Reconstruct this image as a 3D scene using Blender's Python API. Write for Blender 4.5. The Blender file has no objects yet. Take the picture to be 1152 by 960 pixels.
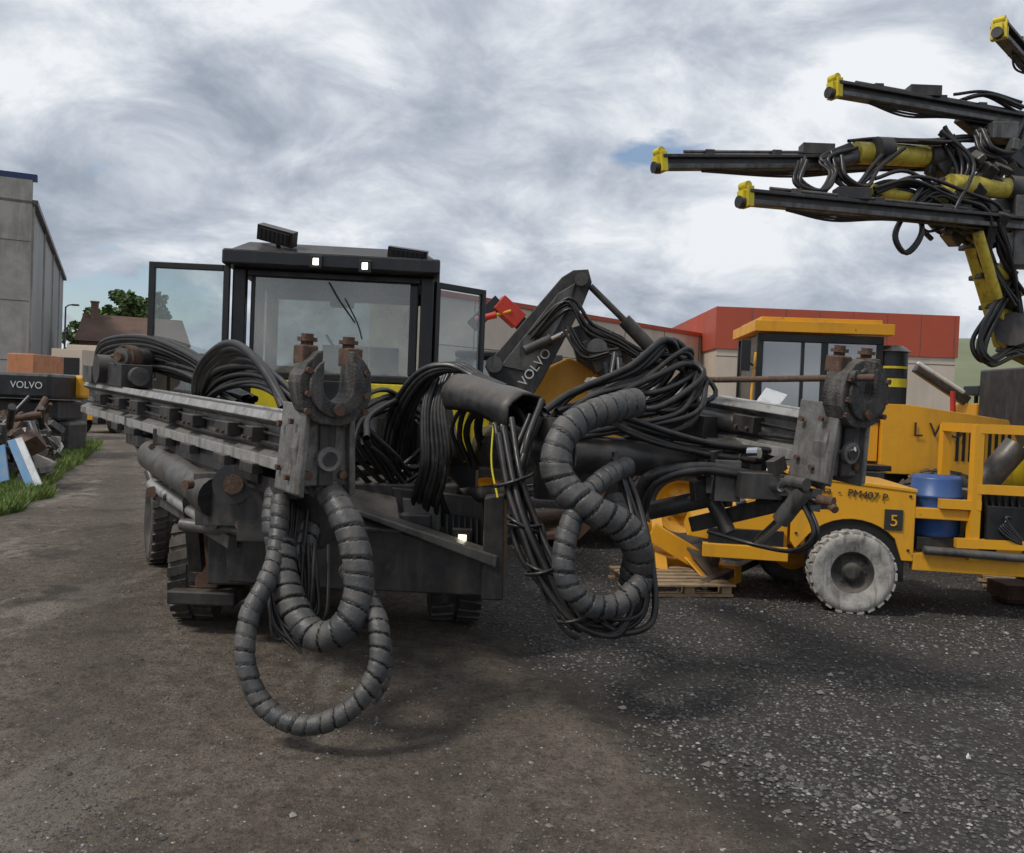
import bpy, math, random
from mathutils import Vector, Matrix, noise, Euler
rad=math.radians
rng=random.Random(7)
S=bpy.context.scene
S.view_settings.view_transform='Standard'; S.view_settings.look='None'; S.view_settings.exposure=0
# ---------------------------------------------------------------- camera
H=1.8; PITCH=1.43; ROLL=2.3; FPX=1000.0
RC=Matrix.Rotation(rad(90-PITCH),3,'X')@Matrix.Rotation(rad(ROLL),3,'Z')
C0=Vector((0,0,H))
cam=bpy.data.cameras.new('camera'); camo=bpy.data.objects.new('camera',cam)
S.collection.objects.link(camo); cam.sensor_width=36; cam.lens=36*FPX/1152; cam.clip_end=6000; cam.clip_start=0.05
camo.matrix_world=Matrix.Translation(C0)@RC.to_4x4(); S.camera=camo
def ray(u,v): return RC@Vector((u-576,-(v-480),-FPX))
def W(u,v,d):
    r=ray(u,v); return C0+r*(d/r.y)
def G(u,v,z=0.0):
    r=ray(u,v); return C0+r*((z-H)/r.z)
def PP(pts,u0,d0,yaw):
    P0=W(u0,450,d0); n=Vector((math.sin(rad(yaw)),-math.cos(rad(yaw)),0)); out=[]
    for u,v in pts:
        r=ray(u,v); out.append(C0+r*((P0-C0).dot(n)/r.dot(n)))
    return out
def FR(x,y,z=0,yaw=0): return Matrix.Translation((x,y,z))@Matrix.Rotation(rad(yaw),4,'Z')
# ---------------------------------------------------------------- materials
def newmat(n):
    m=bpy.data.materials.new(n); m.use_nodes=True; nt=m.node_tree
    return m,nt,nt.nodes,nt.links,nt.nodes['Principled BSDF']
def N(nd,t,**k):
    n=nd.new(t)
    for a,b in k.items(): setattr(n,a,b)
    return n
def noise_tex(nt,scale,detail=4,rough=.55,vec=None,stretch=None):
    nd,lk=nt.nodes,nt.links
    n=nd.new('ShaderNodeTexNoise'); n.inputs['Scale'].default_value=scale; n.inputs['Detail'].default_value=detail; n.inputs['Roughness'].default_value=rough
    tc=nd.new('ShaderNodeTexCoord'); src=tc.outputs['Object']
    if stretch:
        mp=nd.new('ShaderNodeMapping'); mp.inputs['Scale'].default_value=stretch; lk.new(src,mp.inputs['Vector']); src=mp.outputs[0]
    lk.new(src,n.inputs['Vector']); return n.outputs['Fac']
def ramp(nt,fac,stops):
    r=nt.nodes.new('ShaderNodeValToRGB'); e=r.color_ramp.elements
    while len(e)<len(stops): e.new(0.5)
    for i,(p,c) in enumerate(stops):
        e[i].position=p; e[i].color=(c,c,c,1) if isinstance(c,(int,float)) else tuple(c)[:3]+(1,)
    nt.links.new(fac,r.inputs[0]); return r.outputs[0]
def mixc(nt,f,a,b,mode='MIX'):
    m=nt.nodes.new('ShaderNodeMix'); m.data_type='RGBA'; m.blend_type=mode
    for s,i in ((f,0),(a,6),(b,7)):
        if isinstance(s,(int,float)): m.inputs[i].default_value=s
        elif isinstance(s,(tuple,list)): m.inputs[i].default_value=tuple(s)+(1,)
        else: nt.links.new(s,m.inputs[i])
    return m.outputs[2]
def math_(nt,op,a,b=None,clamp=False):
    m=nt.nodes.new('ShaderNodeMath'); m.operation=op; m.use_clamp=clamp
    for s,i in ((a,0),(b,1)):
        if s is None: continue
        if isinstance(s,(int,float)): m.inputs[i].default_value=s
        else: nt.links.new(s,m.inputs[i])
    return m.outputs[0]
def bump(nt,bs,h,strength=.3,dist=.01):
    b=nt.nodes.new('ShaderNodeBump'); b.inputs['Strength'].default_value=strength; b.inputs['Distance'].default_value=dist
    nt.links.new(h,b.inputs['Height']); nt.links.new(b.outputs[0],bs.inputs['Normal'])
def paint(name,col,dirt=(.05,.042,.035),rust=None,amt=.5,rough=.5,metal=0,dust=.35,scale=5,bmp=.0,dustc=(.2,.17,.14),rustat=.56):
    m,nt,nd,lk,bs=newmat(name)
    n1=noise_tex(nt,scale,5,.68); f=ramp(nt,n1,[(.5-.10*amt,0.),(.5+.24,1.)])
    c=mixc(nt,math_(nt,'MULTIPLY',f,amt),col,dirt)
    n2=noise_tex(nt,scale*.6,3,.6,stretch=(3.,3.,.5))
    c=mixc(nt,math_(nt,'MULTIPLY',ramp(nt,n2,[(.52,0.),(.7,1.)]),amt),c,dirt)
    if rust:
        n3=noise_tex(nt,scale*3.1,4,.7); c=mixc(nt,ramp(nt,n3,[(rustat,0.),(rustat+.08,.9)]),c,rust)
    if dust>0:
        g=nd.new('ShaderNodeNewGeometry'); sx=nd.new('ShaderNodeSeparateXYZ'); lk.new(g.outputs['Normal'],sx.inputs[0])
        up=math_(nt,'MULTIPLY',math_(nt,'MAXIMUM',sx.outputs[2],0.0),dust)
        up=math_(nt,'MULTIPLY',up,math_(nt,'MULTIPLY',n1,1.9),True)
        c=mixc(nt,up,c,dustc)
    lk.new(c,bs.inputs['Base Color']); bs.inputs['Metallic'].default_value=metal
    rr=math_(nt,'ADD',math_(nt,'MULTIPLY',f,.3),rough,True); lk.new(rr,bs.inputs['Roughness'])
    if bmp: bump(nt,bs,noise_tex(nt,scale*9,3,.6),bmp,.012)
    return m
def plain(name,col,rough=.6,metal=0):
    m,nt,nd,lk,bs=newmat(name); bs.inputs['Base Color'].default_value=tuple(col)+(1,); bs.inputs['Roughness'].default_value=rough; bs.inputs['Metallic'].default_value=metal
    return m
RUST=(.11,.06,.038)
M={}
M['steel']=paint('dark_steel',(.032,.032,.034),(.10,.09,.078),(.09,.06,.045),.65,.4,.2,.5,rustat=.6)
M['steel2']=paint('grey_steel',(.14,.138,.132),(.04,.036,.032),(.1,.06,.04),.8,.4,.35,.4,rustat=.62)
M['alu']=paint('worn_aluminium',(.25,.242,.23),(.065,.055,.046),(.13,.09,.062),.95,.42,.25,.35,6,.25,rustat=.6)
M['alul']=paint('bright_rail',(.48,.47,.45),(.17,.15,.13),None,.75,.32,.4,.1,7)
M['rust']=paint('rusty_iron',(.13,.075,.052),(.05,.034,.027),(.19,.11,.07),.6,.8,.1,.2,8,.4)
M['cast']=paint('cast_iron',(.045,.043,.041),(.19,.175,.155),(.10,.06,.042),.6,.6,.2,.4,9,.8,rustat=.6)
M['hose']=paint('rubber_hose',(.012,.012,.013),(.045,.04,.036),None,.5,.33,0,.15,10)
M['wrap']=paint('spiral_wrap',(.045,.049,.053),(.13,.118,.104),None,.7,.4,0,.3,7,.3)
M['gap']=plain('wrap_gap',(.008,.008,.008),.8)
M['yel']=paint('yellow_paint',(.82,.39,.016),(.42,.21,.05),(.16,.08,.035),.3,.36,0,.2,2.6,rustat=.66)
M['yelj']=paint('safety_yellow',(.75,.6,.02),(.2,.16,.03),None,.35,.4,0,.2,5)
M['olive']=paint('worn_yellow',(.68,.54,.07),(.10,.085,.03),RUST,.55,.45,0,.3,6,rustat=.62)
M['blk']=paint('black_paint',(.011,.012,.014),(.04,.037,.034),None,.4,.3,0,.25,4)
M['tyre']=paint('tyre_rubber',(.03,.029,.028),(.14,.12,.10),None,.7,.75,0,.6,7,.3)
M['tyrep']=paint('dusty_tyre',(.46,.44,.40),(.13,.12,.11),None,.9,.85,0,.4,8,.4,(.4,.38,.34))
M['blue']=paint('blue_plastic',(.022,.09,.30),(.06,.09,.14),None,.45,.4,0,.2,6)
M['white']=paint('white_paint',(.75,.76,.76),(.3,.28,.25),None,.4,.5,0,.2,5)
M['lblue']=paint('sign_blue',(.10,.28,.5),(.3,.33,.35),None,.5,.5,0,.2,5)
M['conc']=paint('concrete',(.42,.40,.365),(.24,.225,.20),None,.8,.85,0,.2,.9)
M['block']=paint('concrete_block',(.50,.45,.39),(.2,.17,.14),None,.7,.9,0,.2,3,.5)
M['cream']=paint('cream_cladding',(.64,.54,.43),(.47,.39,.31),None,.6,.7,0,0,.25)
M['red']=paint('red_cladding',(.46,.085,.04),(.33,.075,.045),None,.5,.6,0,0,.2)
M['redp']=paint('red_paint',(.6,.05,.03),(.12,.03,.02),None,.4,.4,0,.2,4)
M['orange']=paint('orange_paint',(.55,.22,.10),(.2,.10,.06),None,.4,.5,0,.2,4)
M['wood']=paint('pallet_wood',(.40,.28,.16),(.16,.11,.07),None,.8,.8,0,.2,6)
M['trim']=plain('blue_trim',(.02,.04,.12),.5)
M['dark']=plain('dark_recess',(.01,.01,.011),.7)
M['chrome']=plain('cylinder_rod',(.6,.6,.6),.18,1)
M['text']=plain('lettering_dark',(.03,.03,.03),.6)
M['textw']=plain('lettering_white',(.6,.6,.6),.6)
M['roof']=paint('roof_tiles',(.15,.085,.06),(.08,.05,.04),None,.7,.85,0,.1,.5)
M['brick']=paint('brick_wall',(.24,.15,.11),(.13,.1,.08),None,.7,.85,0,0,.6)
M['bark']=paint('bark',(.08,.06,.04),(.04,.03,.02),None,.7,.9,0,0,2)
M['cable']=plain('yellow_cable',(.7,.6,.03),.5)
m,nt,nd,lk,bs=newmat('corrugated_sheet')
wv=N(nd,'ShaderNodeTexWave'); wv.bands_direction='Y'; tc=N(nd,'ShaderNodeTexCoord'); lk.new(tc.outputs['Object'],wv.inputs[0]); wv.inputs['Scale'].default_value=.8
nn=noise_tex(nt,.3,4,.6,stretch=(2,2,.3))
c=mixc(nt,ramp(nt,nn,[(.4,0.),(.65,1.)]),(.36,.375,.35),(.26,.265,.25)); c=mixc(nt,ramp(nt,wv.outputs[1],[(.05,1.),(.35,0.)]),c,(.2,.205,.195))
lk.new(c,bs.inputs['Base Color']); bs.inputs['Roughness'].default_value=.6; M['corr']=m
def glassmat(name,tint,ref,pale_amt=.5):
    m,nt,nd,lk,bs=newmat(name); nd.remove(bs); out=nd['Material Output']
    t=N(nd,'ShaderNodeBsdfTransparent'); t.inputs[0].default_value=tint+(1,); g=N(nd,'ShaderNodeBsdfGlossy'); g.inputs['Roughness'].default_value=.06
    g.inputs[0].default_value=(.9,.9,.9,1)
    d=N(nd,'ShaderNodeBsdfDiffuse'); d.inputs[0].default_value=(.40,.38,.32,1)  # pale yellowish-grey diffuse layer, mixed unevenly into the glass by noise
    n=noise_tex(nt,3,4,.7); mx0=N(nd,'ShaderNodeMixShader'); lk.new(math_(nt,'MULTIPLY',ramp(nt,n,[(.35,.3),(.75,1.)]),pale_amt),mx0.inputs[0]); lk.new(t.outputs[0],mx0.inputs[1]); lk.new(d.outputs[0],mx0.inputs[2])
    mx=N(nd,'ShaderNodeMixShader'); mx.inputs[0].default_value=ref; lk.new(mx0.outputs[0],mx.inputs[1]); lk.new(g.outputs[0],mx.inputs[2]); lk.new(mx.outputs[0],out.inputs[0]); return m
M['glass']=glassmat('cab_glass',(.82,.86,.83),.12,.65)
M['glassc']=glassmat('clear_door_glass',(.85,.9,.9),.10,.15)
M['glassd']=glassmat('dark_glass',(.5,.55,.55),.3,.3)
m,nt,nd,lk,bs=newmat('led_lit'); bs.inputs['Emission Color'].default_value=(1,.98,.70,1); bs.inputs['Emission Strength'].default_value=4; M['led']=m
def leafmat(name,a,b,sc):
    m,nt,nd,lk,bs=newmat(name); n=noise_tex(nt,sc,3,.6); lk.new(ramp(nt,n,[(.35,a),(.65,b)]),bs.inputs['Base Color']); bs.inputs['Roughness'].default_value=.7; return m
M['leaf']=leafmat('foliage',(.035,.07,.018),(.12,.18,.045),.8)
M['grass']=leafmat('grass_blades',(.10,.17,.03),(.25,.31,.08),1.5)
M['hill']=leafmat('hill_grass',(.12,.15,.07),(.22,.23,.13),.02)
def stonemat():
    m,nt,nd,lk,bs=newmat('gravel_stone'); g=nd.new('ShaderNodeNewGeometry'); lk.new(ramp(nt,g.outputs['Random Per Island'],[(0.,(.05,.047,.044)),(.6,(.14,.13,.12)),(.92,(.22,.205,.185)),(1.,(.42,.40,.37))]),bs.inputs['Base Color']); bs.inputs['Roughness'].default_value=.85; return m
M['stone']=stonemat()
# ---------------------------------------------------------------- mesh builder
class Obj:
    def __init__(s,name,loc=(0,0,0)):
        e=bpy.data.objects.new(name,None); e.empty_display_size=.3; e.location=loc; S.collection.objects.link(e); s.e=e; s.inv=Matrix.Translation(Vector(loc)).inverted()
    def attach(s,o): o.parent=s.e; o.matrix_parent_inverse=s.inv
def catmull(P,sub):
    P=[Vector(p) for p in P]
    if len(P)<3: return P
    Q=[2*P[0]-P[1]]+P+[2*P[-1]-P[-2]]; out=[]
    for i in range(1,len(Q)-2):
        a,b,c,d=Q[i-1],Q[i],Q[i+1],Q[i+2]
        for k in range(sub):
            t=k/sub; out.append(.5*((2*b)+(c-a)*t+(2*a-5*b+4*c-d)*t*t+(3*b-a-3*c+d)*t**3))
    out.append(P[-1]); return out
def basis(x):
    x=x.normalized(); up=Vector((0,0,1)) if abs(x.z)<.95 else Vector((0,1,0))
    y=up.cross(x).normalized(); z=x.cross(y); return x,y,z
class Part:
    def __init__(s,parent,name,mats,bevel=0):
        s.parent=parent; s.name=name; s.mats=[mats] if isinstance(mats,str) else mats; s.v=[]; s.f=[]; s.sm=[]; s.mi=[]; s.bevel=bevel
    def add(s,vs,fs,smooth=False,mi=0):
        o=len(s.v); s.v+= [tuple(v) for v in vs]
        for i,f in enumerate(fs):
            s.f.append([o+k for k in f]); s.sm.append(smooth); s.mi.append(mi[i] if isinstance(mi,list) else mi)
        return s
    def box(s,c,sz,F=None,rot=None,mi=0):
        M_=(F or Matrix.Identity(4))@Matrix.Translation(Vector(c))
        if rot: M_=M_@Euler([rad(a) for a in rot]).to_matrix().to_4x4()
        x,y,z=[a/2 for a in sz]
        vs=[M_@Vector(p) for p in ((-x,-y,-z),(x,-y,-z),(x,y,-z),(-x,y,-z),(-x,-y,z),(x,-y,z),(x,y,z),(-x,y,z))]
        return s.add(vs,[(3,2,1,0),(4,5,6,7),(0,1,5,4),(1,2,6,5),(2,3,7,6),(3,0,4,7)],False,mi)
    def ex(s,a,b,F=None,mi=0):
        return s.box([(a[i]+b[i])/2 for i in range(3)],[abs(b[i]-a[i]) for i in range(3)],F,None,mi)
    def beam(s,p,q,w,h,w2=None,h2=None,mi=0):
        p,q=Vector(p),Vector(q); x,y,z=basis(q-p); w2=w2 or w; h2=h2 or h
        vs=[p-y*w/2-z*h/2,p+y*w/2-z*h/2,p+y*w/2+z*h/2,p-y*w/2+z*h/2,q-y*w2/2-z*h2/2,q+y*w2/2-z*h2/2,q+y*w2/2+z*h2/2,q-y*w2/2+z*h2/2]
        return s.add(vs,[(3,2,1,0),(4,5,6,7),(0,1,5,4),(1,2,6,5),(2,3,7,6),(3,0,4,7)],False,mi)
    def cyl(s,p,q,r,r2=None,seg=18,mi=0):
        p,q=Vector(p),Vector(q); x,y,z=basis(q-p); r2=r if r2 is None else r2
        ring=lambda c,rr:[c+(y*math.cos(2*math.pi*i/seg)+z*math.sin(2*math.pi*i/seg))*rr for i in range(seg)]
        a,b=ring(p,r),ring(q,r2)
        s.add(a+b,[(i,(i+1)%seg,seg+(i+1)%seg,seg+i) for i in range(seg)],True,mi)
        s.add(a,[tuple(range(seg))[::-1]],False,mi); s.add(b,[tuple(range(seg))],False,mi); return s
    def ram(s,p,q,r,f=.55):
        p,q=Vector(p),Vector(q); m=p.lerp(q,f); s.cyl(p,m,r); s.cyl(m,p.lerp(q,f+.03),r*1.15); s.cyl(m,q,r*.5,mi=len(s.mats)-1)
        return s
    def tube(s,pts,r,seg=8,sub=6,mi=0):
        P=catmull(pts,sub); return s.sweep(P,r,seg,mi)
    def sweep(s,P,r,seg=8,mi=0):
        n=len(P); T=[(P[min(i+1,n-1)]-P[max(i-1,0)]).normalized() for i in range(n)]
        _,y,z=basis(T[0]); vs=[]
        for i in range(n):
            y=(y-T[i]*y.dot(T[i])).normalized(); z=T[i].cross(y)
            vs+=[P[i]+(y*math.cos(2*math.pi*k/seg)+z*math.sin(2*math.pi*k/seg))*r for k in range(seg)]
        fs=[(i*seg+k,i*seg+(k+1)%seg,(i+1)*seg+(k+1)%seg,(i+1)*seg+k) for i in range(n-1) for k in range(seg)]
        return s.add(vs,fs,True,mi)
    def wrapped(s,pts,r,pitch=.05,seg=18,step=.006):
        P=catmull(pts,24); out=[P[0]]; acc=0
        for a,b in zip(P,P[1:]):
            L=(b-a).length; t=step-acc
            while t<=L: out.append(a.lerp(b,t/L)); t+=step
            acc=(acc+L)%step if L>0 else acc
        P=out; n=len(P); T=[(P[min(i+3,n-1)]-P[max(i-3,0)]).normalized() for i in range(n)]
        _,y,z=basis(T[0]); vs=[]; fs=[]; mi=[]
        rr=random.Random(3); jit=[rr.uniform(-.05,.06) for _ in range(2000)]; gj=[rr.uniform(.05,.24) for _ in range(2000)]
        def ph(i,k): return i*step/pitch+k/seg
        for i in range(n):
            y=(y-T[i]*y.dot(T[i])).normalized(); z=T[i].cross(y)
            for k in range(seg):
                f=ph(i,k); j=jit[int(f)%2000]; g=f%1; gp_=gj[int(f)%2000]
                q=r*(1+j+.03*g) if g>gp_ else r*.88
                a=2*math.pi*k/seg; vs.append(P[i]+(y*math.cos(a)+z*math.sin(a))*q)
        for i in range(n-1):
            for k in range(seg):
                fs.append((i*seg+k,i*seg+(k+1)%seg,(i+1)*seg+(k+1)%seg,(i+1)*seg+k))
                f=ph(i,k); mi.append(1 if f%1<gj[int(f)%2000]*.8 else 0)
        s.add(vs,fs,True,mi); return s
    def bundle(s,pts,n,spread,r,seed=0,endspread=1.,sub=6,seg=8):
        R_=random.Random(seed)
        for h in range(n):
            o=Vector([R_.gauss(0,1) for _ in range(3)])*spread*.65; Q=[]
            for i,p in enumerate(pts):
                k=1 if 0<i<len(pts)-1 else endspread
                Q.append(Vector(p)+o*k+Vector([R_.gauss(0,1) for _ in range(3)])*spread*.3*k)
            s.tube(Q,r*R_.uniform(.75,1.15),seg,sub,mi=0)
        return s
    def poly(s,pts,vec,mi=0):
        pts=[Vector(p) for p in pts]; n=len(pts); vec=Vector(vec); b=[p+vec for p in pts]
        nrm=Vector((0,0,0))
        for i in range(n): nrm+=pts[i].cross(pts[(i+1)%n])
        if nrm.dot(vec)>0: front,back=tuple(range(n))[::-1],tuple(range(n,2*n)); side=[(i,(i+1)%n,n+(i+1)%n,n+i) for i in range(n)]
        else: front,back=tuple(range(n)),tuple(range(n,2*n))[::-1]; side=[(n+i,n+(i+1)%n,(i+1)%n,i) for i in range(n)]
        return s.add(pts+b,[front,back]+side,False,mi)
    def lathe(s,c,axis,prof,seg=40,mi=0,smooth=True):
        c=Vector(c); x,y,z=basis(Vector(axis)); vs=[]; m=len(prof)
        for i in range(seg):
            a=2*math.pi*i/seg; d=y*math.cos(a)+z*math.sin(a)
            vs+=[c+x*p[0]+d*p[1] for p in prof]
        fs=[(i*m+j,((i+1)%seg)*m+j,((i+1)%seg)*m+j+1,i*m+j+1) for i in range(seg) for j in range(m-1)]
        return s.add(vs,fs,smooth,mi)
    def done(s):
        me=bpy.data.meshes.new(s.name); me.from_pydata(s.v,[],s.f)
        for k in s.mats: me.materials.append(M[k])
        me.polygons.foreach_set('use_smooth',s.sm); me.polygons.foreach_set('material_index',s.mi); me.update()
        o=bpy.data.objects.new(s.name,me); S.collection.objects.link(o)
        if s.parent: s.parent.attach(o)
        if s.bevel:
            b=o.modifiers.new('bevel','BEVEL'); b.width=s.bevel; b.segments=2; b.limit_method='ANGLE'; b.angle_limit=rad(35)
        return o
def lettering(parent,name,txt,F,loc,size,mat,rot=(90,0,0)):
    cu=bpy.data.curves.new(name,'FONT'); cu.body=txt; cu.size=size; cu.extrude=.003; cu.materials.append(M[mat])
    o=bpy.data.objects.new(name,cu); S.collection.objects.link(o)
    mw=F@Matrix.Translation(Vector(loc))@Euler([rad(a) for a in rot]).to_matrix().to_4x4()
    parent.attach(o); o.matrix_basis=mw
    return o
def wheel(parent,name,c,axis,R,w,tm='tyre',rm='steel',lugs=26,hub=.55):
    c=Vector(c); ax=Vector(axis).normalized()
    p=Part(parent,name,[tm,rm,'dark'])
    h=w/2; r0=R*hub
    p.lathe(c,ax,[(-h*.7,r0),(-h*.9,R*.72),(-h,R*.82),(-h*.92,R*.93),(-h*.7,R*.97),(h*.7,R*.97),(h*.92,R*.93),(h,R*.82),(h*.9,R*.72),(h*.7,r0)],48,0)
    x,y,z=basis(ax)
    for s_ in (-1,1):
        p.lathe(c,ax,[(s_*h*.7,r0),(s_*h*.62,r0*.92),(s_*h*.3,r0*.85),(s_*h*.25,r0*.45),(s_*h*.6,r0*.4),(s_*h*.66,r0*.25),(s_*h*.66,0.001)],32,1)
        for i in range(8):
            a=i*math.pi/4; q=c+(y*math.cos(a)+z*math.sin(a))*r0*.62; p.cyl(q+ax*s_*h*.22,q+ax*s_*h*.36,R*.03,seg=6,mi=1)
    for i in range(lugs):
        for s_ in (-1,1):
            a=2*math.pi*(i+(.5 if s_>0 else 0))/lugs; d=y*math.cos(a)+z*math.sin(a); t=x.cross(d)
            q=c+d*R*.975; wv=h*.42; lv=math.pi*R/lugs*.62; cc=q+x*s_*h*.5; vs=[]
            for dz in (-R*.03,R*.025):
                for (aa,bb) in ((-1,-1),(1,-1),(1,1),(-1,1)): vs.append(cc+x*aa*wv+t*(bb*lv+aa*s_*lv*.5)+d*dz)
            p.add(vs,[(3,2,1,0),(4,5,6,7),(0,1,5,4),(1,2,6,5),(2,3,7,6),(3,0,4,7)],False,0)
    return p.done()
# ---------------------------------------------------------------- world / sun
SUN_EL,SUN_AZ=52,-120
w=bpy.data.worlds.new('World'); S.world=w; w.use_nodes=True; nt=w.node_tree; nd,lk=nt.nodes,nt.links
bg=nd['Background']; sky=N(nd,'ShaderNodeTexSky'); sky.sky_type='NISHITA'; sky.sun_disc=False; sky.sun_elevation=rad(SUN_EL); sky.sun_rotation=rad(SUN_AZ)
lk.new(sky.outputs[0],bg.inputs[0]); bg.inputs[1].default_value=.12
tc=N(nd,'ShaderNodeTexCoord'); sx=N(nd,'ShaderNodeSeparateXYZ'); lk.new(tc.outputs['Generated'],sx.inputs[0])
zz=math_(nt,'ADD',math_(nt,'MAXIMUM',sx.outputs[2],0.0),.42)
cx=N(nd,'ShaderNodeCombineXYZ'); lk.new(math_(nt,'DIVIDE',sx.outputs[0],zz),cx.inputs[0]); lk.new(math_(nt,'DIVIDE',sx.outputs[1],zz),cx.inputs[1]); lk.new(math_(nt,'MULTIPLY',sx.outputs[2],1.2),cx.inputs[2])
def wn(scale,det,rough,off,dist=0):
    mp=N(nd,'ShaderNodeMapping'); mp.inputs['Location'].default_value=off; lk.new(cx.outputs[0],mp.inputs[0])
    n=N(nd,'ShaderNodeTexNoise'); n.inputs['Scale'].default_value=scale; n.inputs['Detail'].default_value=det; n.inputs['Roughness'].default_value=rough; n.inputs['Distortion'].default_value=dist
    lk.new(mp.outputs[0],n.inputs['Vector']); return n.outputs['Fac']
a=wn(1.7,2,.5,(8.1,1.7,0)); b=wn(4.2,9,.6,(0.4,5.2,0),.35)
mixn=math_(nt,'ADD',math_(nt,'MULTIPLY',a,.5),math_(nt,'MULTIPLY',b,.5))
col=ramp(nt,mixn,[(.36,(.23,.265,.33)),(.44,(.34,.385,.46)),(.50,(.47,.515,.59)),(.545,(.62,.66,.72)),(.60,(.83,.855,.89))])
hz=math_(nt,'POWER',math_(nt,'SUBTRACT',1.0,math_(nt,'MAXIMUM',sx.outputs[2],0.0)),9.0,True)
col=mixc(nt,math_(nt,'MULTIPLY',hz,.4),col,(.56,.62,.70))
bg2=N(nd,'ShaderNodeBackground'); lk.new(col,bg2.inputs[0]); bg2.inputs[1].default_value=1.05
hole=wn(4,6,.6,(7.3,2.2,0),.3)
def spot(dx_,dy_,dz_,r_,sq,amp):
    v=Vector((dx_,dy_,dz_)).normalized()
    dx=math_(nt,'DIVIDE',math_(nt,'SUBTRACT',sx.outputs[0],v.x),r_); dy=math_(nt,'DIVIDE',math_(nt,'SUBTRACT',sx.outputs[2],v.z),r_*sq)
    d=math_(nt,'SQRT',math_(nt,'ADD',math_(nt,'MULTIPLY',dx,dx),math_(nt,'MULTIPLY',dy,dy)))
    return math_(nt,'MULTIPLY',math_(nt,'MULTIPLY',math_(nt,'SUBTRACT',1.0,d,True),amp),math_(nt,'GREATER_THAN',sx.outputs[1],0.0))
hv=math_(nt,'ADD',hole,math_(nt,'ADD',spot(.135,1,.285,.10,.3,.42),spot(-.49,1,.10,.16,.4,.42)))
hf=ramp(nt,hv,[(.66,1.),(.78,.1)])
ms=N(nd,'ShaderNodeMixShader'); lk.new(hf,ms.inputs[0]); lk.new(bg.outputs[0],ms.inputs[1]); lk.new(bg2.outputs[0],ms.inputs[2]); lk.new(ms.outputs[0],nd['World Output'].inputs[0])
sl=bpy.data.lights.new('sun','SUN'); sl.energy=2.0; sl.angle=rad(11); sl.color=(1,.95,.87); so=bpy.data.objects.new('sun',sl); S.collection.objects.link(so)
az=rad(SUN_AZ); sd=Vector((math.sin(az)*math.cos(rad(SUN_EL)),math.cos(az)*math.cos(rad(SUN_EL)),math.sin(rad(SUN_EL))))
so.rotation_euler=sd.to_track_quat('Z','Y').to_euler(); so.location=sd*30
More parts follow.
